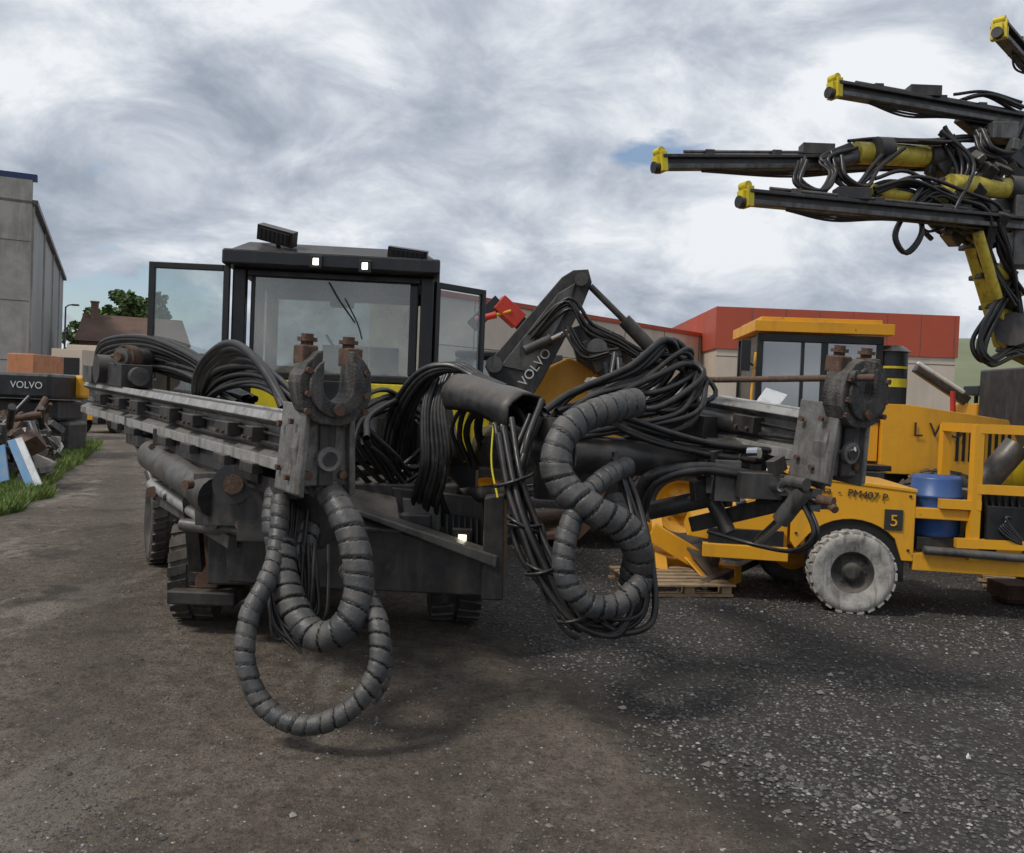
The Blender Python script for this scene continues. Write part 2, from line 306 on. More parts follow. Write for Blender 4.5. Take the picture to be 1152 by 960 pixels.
# ---------------------------------------------------------------- ground
def gz(x,y):
    d=math.hypot(x,y); f=1 if d<30 else max(0,1-(d-30)/30)
    if f<=0: return 0
    line=x+.43*y-2.85
    rut=-.02*math.exp(-((line)/.16)**2)+.022*math.exp(-((line-.3)/.16)**2)-.015*math.exp(-((line+1.6)/.2)**2)-.015*math.exp(-((line+3.3)/.2)**2)
    return f*(.03*(noise.noise(Vector((x*.35,y*.35,0))))+.02*noise.noise(Vector((x*1.4,y*1.4,3)))+.010*noise.noise(Vector((x*5,y*5,3)))+rut) 
def build_ground():
    n=360; ax=[]
    for i in range(n+1):
        t=-1+2*i/n; ax.append(math.sinh(t*8)/math.sinh(8)*2500)
    vs=[(x,y+4,gz(x,y+4)) for y in ax for x in ax]; m_=n+1
    fs=[(j*m_+i,j*m_+i+1,(j+1)*m_+i+1,(j+1)*m_+i) for j in range(n) for i in range(n)]
    me=bpy.data.meshes.new('ground'); me.from_pydata(vs,[],fs); me.polygons.foreach_set('use_smooth',[True]*len(fs)); o=bpy.data.objects.new('ground',me); S.collection.objects.link(o)
    m,nt,nd,lk,bs=newmat('yard_dirt_and_gravel'); me.materials.append(m)
    tc=N(nd,'ShaderNodeTexCoord'); sx=N(nd,'ShaderNodeSeparateXYZ'); lk.new(tc.outputs['Object'],sx.inputs[0])
    line=math_(nt,'SUBTRACT',math_(nt,'ADD',sx.outputs[0],math_(nt,'MULTIPLY',sx.outputs[1],.43)),2.85)
    wob=math_(nt,'MULTIPLY',math_(nt,'SUBTRACT',noise_tex(nt,2.2,5,.7),.5),1.0)
    ln=math_(nt,'ADD',line,wob)
    right=ramp(nt,math_(nt,'ADD',ln,.5),[(.48,0.),(.75,1.)])
    big=noise_tex(nt,.6,4,.6); fine=noise_tex(nt,42,4,.8); mid=noise_tex(nt,8,6,.8)
    dirt=mixc(nt,ramp(nt,big,[(.38,0.),(.60,1.)]),(.155,.118,.086),(.255,.207,.158))
    dirt=mixc(nt,ramp(nt,mid,[(.36,.85),(.52,0.)]),dirt,(.085,.064,.047))
    dirt=mixc(nt,ramp(nt,mid,[(.54,0.),(.70,.8)]),dirt,(.33,.28,.225))
    dirt=mixc(nt,math_(nt,'MULTIPLY',ramp(nt,noise_tex(nt,.9,4,.7,stretch=(1.3,.5,1)),[(.55,0.),(.62,1.)]),.7),dirt,(.40,.355,.29))
    vo=N(nd,'ShaderNodeTexVoronoi'); vo.inputs['Scale'].default_value=30; lk.new(tc.outputs['Object'],vo.inputs[0])
    hs=N(nd,'ShaderNodeSeparateColor'); lk.new(vo.outputs['Color'],hs.inputs[0])
    gr=ramp(nt,hs.outputs[0],[(0.,(.05,.046,.043)),(.5,(.125,.118,.11)),(.88,(.19,.18,.168)),(1.,(.40,.385,.36))])
    gr=mixc(nt,ramp(nt,vo.outputs['Distance'],[(.35,0.),(.6,.8)]),gr,(.03,.027,.024))
    gr=mixc(nt,ramp(nt,noise_tex(nt,2.2,5,.7),[(.42,.8),(.6,0.)]),gr,(.085,.074,.064))
    c=mixc(nt,right,dirt,gr)
    tr=N(nd,'ShaderNodeMath'); tr.operation='SINE'; lk.new(math_(nt,'MULTIPLY',math_(nt,'ADD',line,math_(nt,'MULTIPLY',wob,.3)),3.6),tr.inputs[0])
    tf=math_(nt,'MULTIPLY',ramp(nt,tr.outputs[0],[(.0,0.),(.9,.45)]),math_(nt,'SUBTRACT',1.0,right)); c=mixc(nt,tf,c,(.11,.084,.063))
    c=mixc(nt,ramp(nt,fine,[(.38,.8),(.48,0.)]),c,(.055,.045,.036)); c=mixc(nt,ramp(nt,fine,[(.60,0.),(.72,.7)]),c,(.36,.32,.27))
    st=noise_tex(nt,1.1,4,.65); c=mixc(nt,ramp(nt,st,[(.57,0.),(.67,.7)]),c,(.06,.048,.038))
    seam=ramp(nt,math_(nt,'ABSOLUTE',math_(nt,'ADD',line,math_(nt,'MULTIPLY',wob,.35))),[(.06,.95),(.16,.6),(.34,0.)])
    c=mixc(nt,math_(nt,'MULTIPLY',seam,ramp(nt,mid,[(.35,1.),(.75,.5)])),c,(.042,.033,.027))
    lk.new(c,bs.inputs['Base Color']); bs.inputs['Roughness'].default_value=.85
    h=math_(nt,'ADD',math_(nt,'MULTIPLY',vo.outputs['Distance'],math_(nt,'ADD',math_(nt,'MULTIPLY',right,-1.1),-.1)),math_(nt,'ADD',math_(nt,'MULTIPLY',fine,.6),math_(nt,'MULTIPLY',mid,1.6)))
    bump(nt,bs,h,1.0,.05)
build_ground()
def gravel():
    vs=[];fs=[];R_=random.Random(5)
    O=[(1,0,0),(-1,0,0),(0,1,0),(0,-1,0),(0,0,1),(0,0,-1)]; Fc=[(0,2,4),(2,1,4),(1,3,4),(3,0,4),(2,0,5),(1,2,5),(3,1,5),(0,3,5)]
    cnt=0
    while cnt<36000:
        y=2.6+ (R_.random()**1.6)*14; x=R_.uniform(-.62,.62)*y
        s=x+.43*y-2.85+noise.noise(Vector((x,y,9)))*.4
        cl=noise.noise(Vector((x*1.3,y*1.3,4)))
        if s<0 and R_.random()>.22+.5*max(0,cl): continue
        if s>=0 and R_.random()>.7+cl*.8: continue
        cnt+=1; z=gz(x,y); r=R_.uniform(.003,.009) if s<0 else R_.uniform(.005,.013)
        if R_.random()<.03: r*=2.1
        o=len(vs); a=R_.uniform(0,6.3); ca,sa=math.cos(a),math.sin(a)
        for p in O:
            q=[p[0]*r*R_.uniform(.7,1.5),p[1]*r*R_.uniform(.7,1.3),p[2]*r*R_.uniform(.5,.8)]
            vs.append((x+q[0]*ca-q[1]*sa+R_.uniform(-.2,.2)*r,y+q[0]*sa+q[1]*ca,z+q[2]+r*.2))
        fs+=[tuple(o+k for k in f) for f in Fc]
    me=bpy.data.meshes.new('gravel'); me.from_pydata(vs,[],fs); me.materials.append(M['stone']); o=bpy.data.objects.new('gravel',me); S.collection.objects.link(o)
gravel()
def grass():
    vs=[];fs=[];R_=random.Random(8); n=0
    while n<32000:
        y=12.0+R_.random()**1.3*16
        edge=-6.95-(y-12.6)*.385
        x=edge-R_.random()**1.3*3.0+noise.noise(Vector((y*.8,0,2)))*.4
        if noise.noise(Vector((x*1.1,y*.6,1)))<-.35: continue
        n+=1; h=R_.uniform(.06,.2)*(1+1.5*max(0,noise.noise(Vector((x,y,5))))); a=R_.uniform(0,6.3); w_=R_.uniform(.009,.02); l=Vector((R_.gauss(0,.4),R_.gauss(0,.4),1))*h
        b=Vector((x,y,gz(x,y))); t=Vector((math.cos(a),math.sin(a),0))*w_; o=len(vs); vs+=[tuple(b-t),tuple(b+t),tuple(b+l*.6+t*.6),tuple(b+l)]; fs.append((o,o+1,o+2,o+3))
    me=bpy.data.meshes.new('grass'); me.from_pydata(vs,[],fs); me.materials.append(M['grass']); o=bpy.data.objects.new('grass',me); S.collection.objects.link(o)
grass()
def hill(name,x0,x1,y,hfun,depth=250):
    n=60;vs=[];m_=12
    for j in range(m_+1):
        for i in range(n+1):
            x=x0+(x1-x0)*i/n; t=j/m_; e=math.sin(math.pi*min(1,t))
            vs.append((x,y+depth*t,hfun(i/n)*e+noise.noise(Vector((x*.02,t*3,0)))*4*e-1))
    fs=[(j*(n+1)+i,j*(n+1)+i+1,(j+1)*(n+1)+i+1,(j+1)*(n+1)+i) for j in range(m_) for i in range(n)]
    me=bpy.data.meshes.new(name); me.from_pydata(vs,[],fs); me.materials.append(M['hill']); me.polygons.foreach_set('use_smooth',[True]*len(fs)); o=bpy.data.objects.new(name,me); S.collection.objects.link(o)
hill('hills',60,800,300,lambda t:42*math.sin(math.pi*min(1,t*.9+.1))**.8+8)
# ---------------------------------------------------------------- left warehouse
wh=Obj('concrete_warehouse',(-30,60,0))
A=Vector((-24.6,45,0)); ds=Vector((-.415,.91,0)).normalized(); df=Vector((-.91,-.415,0)).normalized()
def wallq(p,a,b,z0,z1,t,mi=0):
    a,b=Vector(a),Vector(b); d=(b-a).normalized(); nn=Vector((-d.y,d.x,0))*t
    p.poly([a+Vector((0,0,z0)),b+Vector((0,0,z0)),b+Vector((0,0,z1)),a+Vector((0,0,z1))],nn,mi)
p=Part(wh,'facade','conc'); wallq(p,A+df*25,A,0,12.1,.4); p.done()
p=Part(wh,'facade_joints','steel2')
for z in (3,6,9): wallq(p,A+df*25,A+df*.02,z,z+.04,-.01)
for k in (4,8,12,16): wallq(p,A+df*(k+.05),A+df*k,0,12,-.012)
p.done()
p=Part(wh,'facade_trim','trim'); wallq(p,A+df*25.2,A-df*.2,12.1,12.4,.5); p.done()
B_=A+ds*35
p=Part(wh,'side_wall','corr'); wallq(p,A+ds*.3,B_,3.4,10.9,.3); p.done()
p=Part(wh,'side_plinth','conc'); wallq(p,A+ds*.3,B_,0,3.4,.36)
for k in range(0,36,9): wallq(p,A+ds*(k+.31),A+ds*(k+.6),0,10.9,-.1)
p.done()
p=Part(wh,'side_gutter','steel2'); wallq(p,A+ds*.2,B_,10.9,11.15,-.25); p.done()
p=Part(wh,'roof','corr'); p.poly([A+Vector((0,0,10.9)),B_+Vector((0,0,10.9)),B_+df*25+Vector((0,0,11.3)),A+df*25+Vector((0,0,11.3))],(0,0,.15)); p.done()
p=Part(wh,'doors','block')
for k in (6,16,26): wallq(p,A+ds*k,A+ds*(k+3.8),0,3.2,-.06)
p.done()
def clad_building(name,p0,p1,h,mat,topmat,toph,depth=25,win=True):
    c=(Vector(p0)+Vector(p1))/2; ob=Obj(name,c); p0,p1=Vector(p0),Vector(p1); d=(p1-p0).normalized(); bk=Vector((-d.y,d.x,0)); L=(p1-p0).length
    p=Part(ob,'walls',mat); p.poly([p0,p1,p1+bk*depth,p0+bk*depth],(0,0,h-toph)); p.done()
    p=Part(ob,'parapet',topmat); a0=p0-bk*.12-d*.12; a1=p1-bk*.12+d*.12
    p.poly([a0+Vector((0,0,h-toph)),a1+Vector((0,0,h-toph)),a1+bk*(depth+.24)+Vector((0,0,h-toph)),a0+bk*(depth+.24)+Vector((0,0,h-toph))],(0,0,toph)); p.done()
    p=Part(ob,'panel_joints','steel2'); k=3.
    while k<L: wallq(p,p0+d*k,p0+d*(k+.05),0,h-toph-.02,-.02); k+=5
    wallq(p,p0,p1,h*.62,h*.62+.05,-.018); 
    if toph>1:
        k=2.5
        while k<L: wallq(p,p0+d*k-bk*.12,p0+d*(k+.04)-bk*.12,h-toph,h-.05,-.01); k+=2.5
    p.done()
    p=Part(ob,'windows','glassd'); k=2.
    while k<L-4: wallq(p,p0+d*k,p0+d*(k+2.2),h*.45,h*.45+.9,-.05); k+=6
    p.done()
    p=Part(ob,'doors','steel2'); k=5.
    while k<L-6: wallq(p,p0+d*k,p0+d*(k+4),0,h*.38,-.07); k+=12
    p.done(); return ob
pa=W(492,322,50); pb=W(838,386,76)
clad_building('cream_warehouse',(pa.x,pa.y,0),(pb.x,pb.y,0),(pa.z+pb.z)/2,'cream','red',.28,6)
pa=W(808,345,66); pb=W(1077,361,66)
clad_building('red_topped_warehouse',(pa.x,66,0),(pb.x,66,0),pa.z,'cream','red',3.1)
def house():
    c=W(137,400,62); ob=Obj('brick_house',(c.x,c.y,0)); F=FR(c.x,c.y,0,24); z1=W(137,386,62).z; z2=W(137,357,66).z
    p=Part(ob,'walls','brick'); p.ex((-2.7,0,0),(4.2,7,z1),F); p.done()
    p=Part(ob,'roof','roof'); P=[F@Vector(q) for q in ((-3,-.4,z1),(4.5,-.4,z1),(4.5,7.4,z1),(-3,7.4,z1),(-2.6,3.5,z2),(4.1,3.5,z2))]
    p.add(P,[(0,1,5,4),(1,2,5),(2,3,4,5),(3,0,4),(3,2,1,0)]); p.done()
    p=Part(ob,'chimney','brick'); p.ex((-2.1,2.8,z1),(-1.6,3.3,z2+.8),F); p.ex((-2.15,2.75,z2+.8),(-1.55,3.35,z2+.9),F); p.done()
    p=Part(ob,'windows',['dark','white'])
    for x in (-1.8,0,1.8): p.ex((x-.4,-.03,2.6),(x+.4,-.001,3.9),F); p.ex((x-.45,-.06,2.5),(x+.45,-.001,2.58),F,1)
    p.done()
    p=Part(ob,'annex','block'); p.ex((-7,-1,0),(-2.75,4,3.4),F); p.ex((4.3,1,0),(9,5,4.6),F); p.done()
house()
def tree(name,c,h,wid,n=3800,leaf=.34,seed=1):
    R_=random.Random(seed); c=Vector(c); ob=Obj(name,c); p=Part(ob,'trunk','bark')
    p.cyl(c,c+Vector((.2,0,h*.45)),.35,.2,10); tips=[]
    for i in range(9):
        a=i*.7+R_.random(); e=c+Vector((math.cos(a)*wid*.33,math.sin(a)*wid*.33,h*R_.uniform(.55,.85))); p.tube([c+Vector((.1,0,h*R_.uniform(.2,.42))),(c+e)/2+Vector((0,0,h*.1)),e],.09,6,4); tips.append(e)
    p.done()
    cl=[(t,wid*R_.uniform(.12,.2)) for t in tips]+[(c+Vector((R_.gauss(0,wid*.2),R_.gauss(0,wid*.2),h*R_.uniform(.55,.92))),wid*R_.uniform(.08,.17)) for _ in range(20)]
    l=Part(ob,'crown','leaf')
    for i in range(n):
        q,r=R_.choice(cl); d=Vector([R_.gauss(0,1) for _ in range(3)]).normalized()*r*R_.random()**.4; d.z*=.8
        o=q+d; a=Vector([R_.gauss(0,1) for _ in range(3)]).normalized()*leaf*R_.uniform(.5,1); b=a.orthogonal().normalized()*leaf*.6
        l.add([o-a,o-b,o+a,o+b],[(0,1,2,3)])
    l.done()
t=W(146,450,95); tree('broadleaf_tree',(t.x,t.y,0),12.6,8)
t=W(92,450,100); tree('broadleaf_tree',(t.x,100,0),9.5,6,2000,seed=4)
def lamp():
    c=W(71,450,55); ob=Obj('street_lamp',(c.x,c.y,0)); p=Part(ob,'pole','steel2'); z=W(71,345,55).z
    p.cyl((c.x,c.y,0),(c.x,c.y,z),.08,.05,8); p.tube([(c.x,c.y,z-.05),(c.x+.2,c.y,z+.1),(c.x+.5,c.y,z+.12)],.04); p.box((c.x+.6,c.y,z+.12),(.4,.2,.1)); p.done()
lamp()
# ================================================================ MAIN DRILL RIG
rig=Obj('mining_drill_rig',(-1.5,7.5,0))
F=FR(-1.45,7.2,0,8)
AX=(F.to_3x3()@Vector((1,0,0)))
wheel(rig,'front_wheel_1',F@Vector((-1.0,0,.46)),AX,.46,.32,'tyre','steel')
wheel(rig,'front_wheel_2',F@Vector((1.03,0,.46)),AX,.46,.42,'tyre','steel')
FRr=FR(-2.55,9.4,0,27); AXr=FRr.to_3x3()@Vector((1,0,0))
wheel(rig,'rear_wheel_1',FRr@Vector((-1.0,0.3,.46)),AXr,.46,.32); wheel(rig,'rear_wheel_2',FRr@Vector((1.0,0.3,.46)),AXr,.46,.32)
p=Part(rig,'rear_frame',['steel','dark','yelj'],.02)
p.ex((-.8,-1.2,.45),(.8,3.4,1.0),FRr); p.ex((-1.0,.9,.95),(1.0,3.6,1.75),FRr); p.ex((-.8,-1.4,.95),(.8,.85,1.5),FRr); p.ex((-1.05,-.4,.95),(-.8,1.0,1.12),FRr); p.ex((.8,-.4,.95),(1.05,1.0,1.12),FRr)
for i in range(7): p.ex((-1.02,1.1+i*.3,1.1),(-1.001,1.3+i*.3,1.6),FRr,1)
p.done()
p=Part(rig,'front_frame',['steel','dark'],.02)
p.ex((-.78,-.9,.45),(.78,1.6,.98),F); p.ex((-.35,-.75,.98),(.98,.3,1.18),F); p.ex((-1.02,.55,.6),(-.78,1.2,1.0),F)
p.ex((.8,-.75,.95),(1.2,.5,1.02),F); p.ex((-1.2,-.45,.98),(-.8,.5,1.03),F); p.ex((-.4,.2,1.18),(.9,1.2,1.5),F)
for x in (-.6,-.3,.2,.5): p.cyl(F@Vector((x,-.92,.75)),F@Vector((x,-.87,.75)),.03,seg=6,mi=0)
p.done()
p=Part(rig,'front_blade',['steel','steel2'],.012)
p.poly(PP([(252,600),(352,592),(398,583),(556,632),(562,672),(400,664),(256,655)],410,6.15,4),(0.0,.07,0))
p.poly(PP([(398,578),(404,574),(560,626),(558,640)],410,6.08,4),(0,.22,0),1)
p.poly(PP([(545,560),(568,556),(566,676),(541,676)],410,6.1,4),(0.02,.9,0))
p.poly(PP([(545,560),(440,548),(446,596),(545,628)],410,6.5,4),(0,.04,0))
p.poly(PP([(452,560),(496,566),(496,600),(456,594)],410,6.45,4),(0,.04,0),1)
p.done()
p=Part(rig,'scuffed_guard_plate',['steel2'],.01)
p.poly([W(362,548,6.4),W(445,552,6.6),W(452,597,6.15),W(372,592,6.05)],(0,.02,-.03)); p.done()
p=Part(rig,'front_grille',['dark','steel'],0)
P=PP([(500,578),(540,584),(540,622),(500,612)],410,6.47,4); p.poly(P,(0,.02,0),0)
for i in range(6):
    a=P[0].lerp(P[1],(i+.5)/6); b=P[3].lerp(P[2],(i+.5)/6); p.beam(a+Vector((0,-.01,0)),b+Vector((0,-.01,0)),.012,.012,mi=1)
p.done()
def worklight(name,c,sx_,sz_,rot,front='dark'):
    p=Part(rig,name,['blk',front],.008); p.box(c,(sx_,.10,sz_),None,rot)
    Mx=Matrix.Translation(Vector(c))@Euler([rad(a) for a in rot]).to_matrix().to_4x4()
    p.box((0,-.055,0),(sx_*.84,.012,sz_*.7),Mx,None,1)
    for i in range(7): p.box((-sx_*.36+i*sx_*.12,-.064,0),(.006,.006,sz_*.7),Mx)
    p.box((0,.03,-sz_*.7),(.03,.03,sz_*.6),Mx); p.done()
worklight('bumper_lamp_housing',W(520,606,6.4),.14,.14,(0,0,4))
p=Part(rig,'bumper_lamp_lit',['led']); c=W(520,606,6.325); p.box(c,(.055,.012,.05)); p.done()
p=Part(rig,'stabiliser_leg',['rust','steel','chrome'],.012)
a=W(236,588,6.7); b=W(236,660,6.7); p.beam(a,(b.x,b.y,b.z),.17,.17); p.box((b.x,b.y,b.z-.05),(.5,.4,.10),mi=1); p.cyl((b.x,b.y,b.z-.02),(b.x,b.y,b.z+.2),.06,mi=2)
p.beam(W(236,600,6.72),W(330,610,7.0),.16,.2,mi=1); p.done()
# --- cab
FC=FR(-1.70,8.3,0,5)
p=Part(rig,'cab_frame',['blk'],.015)
for x in (-.86,.86):
    p.ex((x-.06,-.06,1.2),(x+.06,.06,2.95),FC); p.ex((x-.05,.85,1.2),(x+.05,.95,2.95),FC); p.ex((x-.06,1.6,1.2),(x+.06,1.7,2.95),FC)
p.ex((-.8,-.04,2.88),(.8,.04,2.95),FC); p.ex((-.8,-.04,1.95),(.8,.05,2.02),FC); p.ex((-.8,1.62,1.95),(.8,1.68,2.03),FC); p.ex((-.8,1.62,2.86),(.8,1.68,2.95),FC)
p.ex((-.92,-.03,1.15),(-.8,1.7,1.95),FC); p.ex((.8,-.03,1.15),(.92,1.7,1.95),FC); p.ex((-.8,1.6,1.15),(.8,1.66,1.95),FC)
p.ex((-.76,-.02,2.02),(-.72,.02,2.88),FC);p.ex((.70,-.02,2.02),(.78,.02,2.88),FC)
p.done()
p=Part(rig,'cab_roof',['blk'],.02)
BX=[(3,2,1,0),(4,5,6,7),(0,1,5,4),(1,2,6,5),(2,3,7,6),(3,0,4,7)]
Z=[(-.97,-.28,2.95),(.97,-.28,2.95),(.97,1.8,2.95),(-.97,1.8,2.95),(-.97,-.28,3.09),(.97,-.28,3.09),(.97,1.8,3.09),(-.97,1.8,3.09)]
p.add([FC@Vector(q) for q in Z],BX)
Z=[(-.93,-.2,3.092),(.93,-.2,3.092),(.93,1.7,3.092),(-.93,1.7,3.092),(-.8,.0,3.2),(.8,.0,3.2),(.8,1.5,3.2),(-.8,1.5,3.2)]
p.add([FC@Vector(q) for q in Z],BX); p.done()
p=Part(rig,'windscreen',['glass']); p.ex((-.72,-.01,2.02),(.70,.0,2.88),FC); p.done()
p=Part(rig,'cab_windows',['glassc']); p.ex((-.8,1.64,2.03),(.8,1.65,2.86),FC); p.ex((-.855,.96,2.0),(-.85,1.58,2.93),FC); p.ex((.85,.96,2.0),(.855,1.58,2.93),FC);  p.done()
p=Part(rig,'cab_front_panel',['yelj','blk','dark'],.01); p.ex((-.72,-.08,1.45),(.78,-.025,1.94),FC); p.ex((-.3,-.11,1.4),(.35,-.085,1.95),FC,1); p.ex((-.8,-.02,1.2),(.8,.03,1.94),FC,1); p.done()
p=Part(rig,'cab_interior',['blk','dark'],.02); p.ex((-.25,.75,1.6),(.25,1.25,1.9),FC); p.ex((-.24,1.15,1.85),(.24,1.3,2.35),FC); p.ex((-.6,.2,1.5),(.6,.45,2.08),FC); p.ex((.32,.3,2.05),(.6,.4,2.3),FC)
p.tube([FC@Vector((.05,.5,2.05)),FC@Vector((0.02,.35,2.2)),FC@Vector((-.1,.3,2.4))],.015); p.ex((-.1,.5,2.7),(.12,.7,2.94),FC); p.done()
p=Part(rig,'wiper',['blk']); p.tube([FC@Vector((-.05,-.04,2.86)),FC@Vector((.05,-.05,2.7)),FC@Vector((.2,-.04,2.5))],.008); p.tube([FC@Vector((.1,-.04,2.72)),FC@Vector((.22,-.045,2.5)),FC@Vector((.27,-.04,2.35))],.006); p.done()
def door(name,F2,w_,h0,h1):
    p=Part(rig,name,['blk','glassc'],.008); t=.055
    p.ex((0,-.025,h0),(t,.025,h1),F2); p.ex((w_-t,-.025,h0),(w_,.025,h1),F2); p.ex((t,-.025,h1-t),(w_-t,.025,h1),F2); p.ex((t,-.025,h0),(w_-t,.025,h0+.35),F2); p.ex((t,-.006,h0+.35),(w_-t,.006,h1-t),F2,1)
    p.ex((w_-.2,-.05,h0+.4),(w_-.17,-.03,h0+.7),F2); p.done()
door('cab_door_1',FC@FR(-.93,-.1,0,178),.72,1.3,2.96)
door('cab_door_2',FC@FR(.93,.0,0,42),.66,1.3,2.92)
worklight('roof_work_lamp_1',W(312,265,8.15),.36,.14,(20,14,-12)); worklight('roof_work_lamp_2',W(459,286,8.15),.36,.10,(15,6,0))
for i,(u,v) in enumerate(((356,295),(411,300))):
    c=W(u,v,8.0); p=Part(rig,f'cab_lamp_{i+1}',['blk','led'],.005); p.box(c,(.11,.05,.11)); p.box(c+Vector((0,-.03,0)),(.05,.008,.06),mi=1); p.done()
def uprofile(r,nw,seg=30,R_=None):
    pts=[]; st=math.pi/2-math.asin(nw/r); en=-math.pi*1.5+math.asin(nw/r)
    for i in range(seg+1):
        a=st+(en-st)*i/seg; q=r*(1+(R_.uniform(-.035,.02) if R_ else 0)); pts.append((q*math.cos(a),q*math.sin(a)))
    for i in range(9):
        a=math.pi+ math.pi*i/8; pts.append((nw*math.cos(a),nw*math.sin(a)))
    return pts
def feed(ob,tip,tail,nm,seed,nw=.065,cz=.37):
    R_=random.Random(seed)
    tip,tail=Vector(tip),Vector(tail); L=(tail-tip).length; x=(tip-tail).normalized(); y=Vector((0,0,1)).cross(x).normalized(); z=x.cross(y)
    T=lambda a,b,c: tip+x*a+y*b+z*c
    def ext(p,prof,a0,a1,mi=0): p.poly([T(a0,b,c) for b,c in prof],x*(a1-a0),mi)
    prof=[(-.09,.15),(.09,.15),(.12,.11),(.06,.08),(.06,-.05),(.13,-.09),(.13,-.15),(-.13,-.15),(-.13,-.09),(-.06,-.05),(-.06,.08),(-.12,.11)]
    p=Part(ob,nm+'_beam',['alu','alul'],.004); ext(p,prof,-L,-.05)
    for s_ in (-1,1):
        ext(p,[(s_*.10,.152),(s_*.123,.112),(s_*.13,.118),(s_*.108,.165)],-L+.1,-.1,1); ext(p,[(s_*.132,-.085),(s_*.145,-.085),(s_*.145,-.15),(s_*.132,-.15)],-L+.3,-.12,1)
    p.done()
    F3=Matrix((( x.x,y.x,z.x,tip.x),(x.y,y.y,z.y,tip.y),(x.z,y.z,z.z,tip.z),(0,0,0,1)))
    p=Part(ob,nm+'_clamps',['steel2','steel','rust','hose'],.006)
    k=-.7
    while k>-L+.2:
        w_=R_.uniform(.08,.26)
        for s_ in (-1,1):
            if R_.random()<.75: p.box((k,s_*.115,.02),(w_,.09,R_.uniform(.07,.12)),F3,mi=R_.choice([0,1,1]))
            p.box((k+.05,s_*.15,-.17),(.2,.07,.06),F3,mi=1)
            for q in (-.05,.05): p.cyl(T(k+q,s_*.165,.0),T(k+q,s_*.178,.0),.012,seg=6,mi=2)
        k-=R_.uniform(.45,1.0)
    for s_ in (-1,1): p.tube([T(-.3,s_*.09,-.02),T(-L*.3,s_*.10,-.04),T(-L*.6,s_*.09,-.01),T(-L+.2,s_*.10,-.03)],.016,mi=3); p.tube([T(-.3,s_*.085,.03),T(-L*.5,s_*.09,.045),T(-L+.2,s_*.085,.03)],.012,mi=3)
    p.box((-1.6,0,-.21),(1.9,.22,.12),F3,mi=1)
    p.done()
    p=Part(ob,nm+'_head',['alu','rust','steel'],.01)
    ext(p,[(-.15,-.2),(.15,-.2),(.17,.0),(.13,.2),(-.13,.2),(-.17,.0)],-.10,.0)
    ext(p,[(-.17,-.24),(-.13,-.26),(-.11,.22),(-.14,.24)],-.26,.05); ext(p,[(.17,-.24),(.13,-.26),(.11,.22),(.14,.24)],-.26,.05)
    ext(p,[(-.05,.2),(.05,.2),(.04,-.2),(-.04,-.2)],.0,.03,2)
    for b,c in ((-.1,-.14),(.1,-.14),(-.1,.14),(.1,.14)): p.cyl(T(0,b,c),T(.03,b,c),.024,seg=8,mi=1)
    for a_,c in ((-.2,.12),(-.2,-.12),(-.05,.14),(-.08,-.16)): p.cyl(T(a_,-.17,c),T(a_,-.19,c),.018,seg=6,mi=1); p.cyl(T(a_,.17,c),T(a_,.19,c),.018,seg=6,mi=1)
    p.cyl(T(.03,0,-.05),T(.06,0,-.05),.065,mi=0); p.cyl(T(.06,0,-.05),T(.07,0,-.05),.04,mi=2); p.done()
    p=Part(ob,nm+'_centraliser',['cast','rust'],.012)
    ext(p,[(b,c+cz) for b,c in uprofile(.21,nw,30,R_)],-.05,.10)
    ext(p,[(b*.8,c*.8+cz) for b,c in uprofile(.20,nw*1.25)],.10,.125)
    for s_ in (-1,1):
        p.cyl(T(-.03,s_*.12,cz+.18),T(-.03,s_*.12,cz+.27),.035,seg=8,mi=1); p.cyl(T(-.03,s_*.12,cz+.23),T(-.03,s_*.12,cz+.25),.055,seg=8,mi=1)
        p.box((-.02,s_*.13,cz+.16),(.12,.09,.10),F3,mi=1)
        for q in (-.13,-.04,.08): p.cyl(T(.10,s_*.165,cz+q),T(.125,s_*.165,cz+q),.018,seg=6,mi=1)
    p.cyl(T(.12,0,cz-.12),T(.15,0,cz-.12),.03,seg=8,mi=1); p.done()
    return T,L,F3
TL,LL,F3L=feed(rig,W(366,505,4.75),W(107,447,8.9),'left_feed',3,.085,.335)
TR,LR,F3R=feed(rig,W(951,499,5.35),W(668,445,7.6),'right_feed',5,.045,.31)
p=Part(rig,'drill_steel',['rust','cast']); a=W(765,428,6.3); b=W(985,425,5.05); p.cyl(a,b,.02); p.cyl(a.lerp(b,.85),a.lerp(b,.93),.045,mi=1); p.done()
p=Part(rig,'rock_drill',['steel2','rust','steel','chrome'],.01)
p.box((-LL+1.0,0,.26),(1.0,.26,.2),F3L,mi=2); p.box((-LL+.4,0,.24),(.35,.34,.16),F3L); p.cyl(TL(-LL+1.6,0,.26),TL(-LL+1.4,0,.26),.08,mi=0)
p.cyl(TL(-LL+.9,-.2,.3),TL(-LL+.9,.2,.3),.13,mi=2)
c=W(150,403,7.9); d=Vector((-.3,-.95,0)).normalized(); p.cyl(c,c+d*.12,.11,mi=1); p.cyl(c+d*.12,c+d*.16,.08,mi=0); p.cyl(c+d*.16,c+d*.2,.04,mi=1)
for i in range(8): 
    a=i*math.pi/4; q=c+Vector((math.cos(a)*.09,0,math.sin(a)*.09)); p.cyl(q+d*.11,q+d*.14,.013,seg=6,mi=2)
p.cyl(c-d*.3,c,.09,mi=2); p.done()
p=Part(rig,'left_feed_slide',['steel2','alul','steel','rust','chrome'],.006)
p.cyl(W(172,512,6.9),W(232,552,5.9),.12,mi=0); p.cyl(W(232,552,5.9),W(246,560,5.7),.135,mi=2)
p.cyl(W(172,545,7.0),W(238,588,6.0),.05,mi=1); p.cyl(W(168,530,7.1),W(176,552,7.0),.04,mi=2)
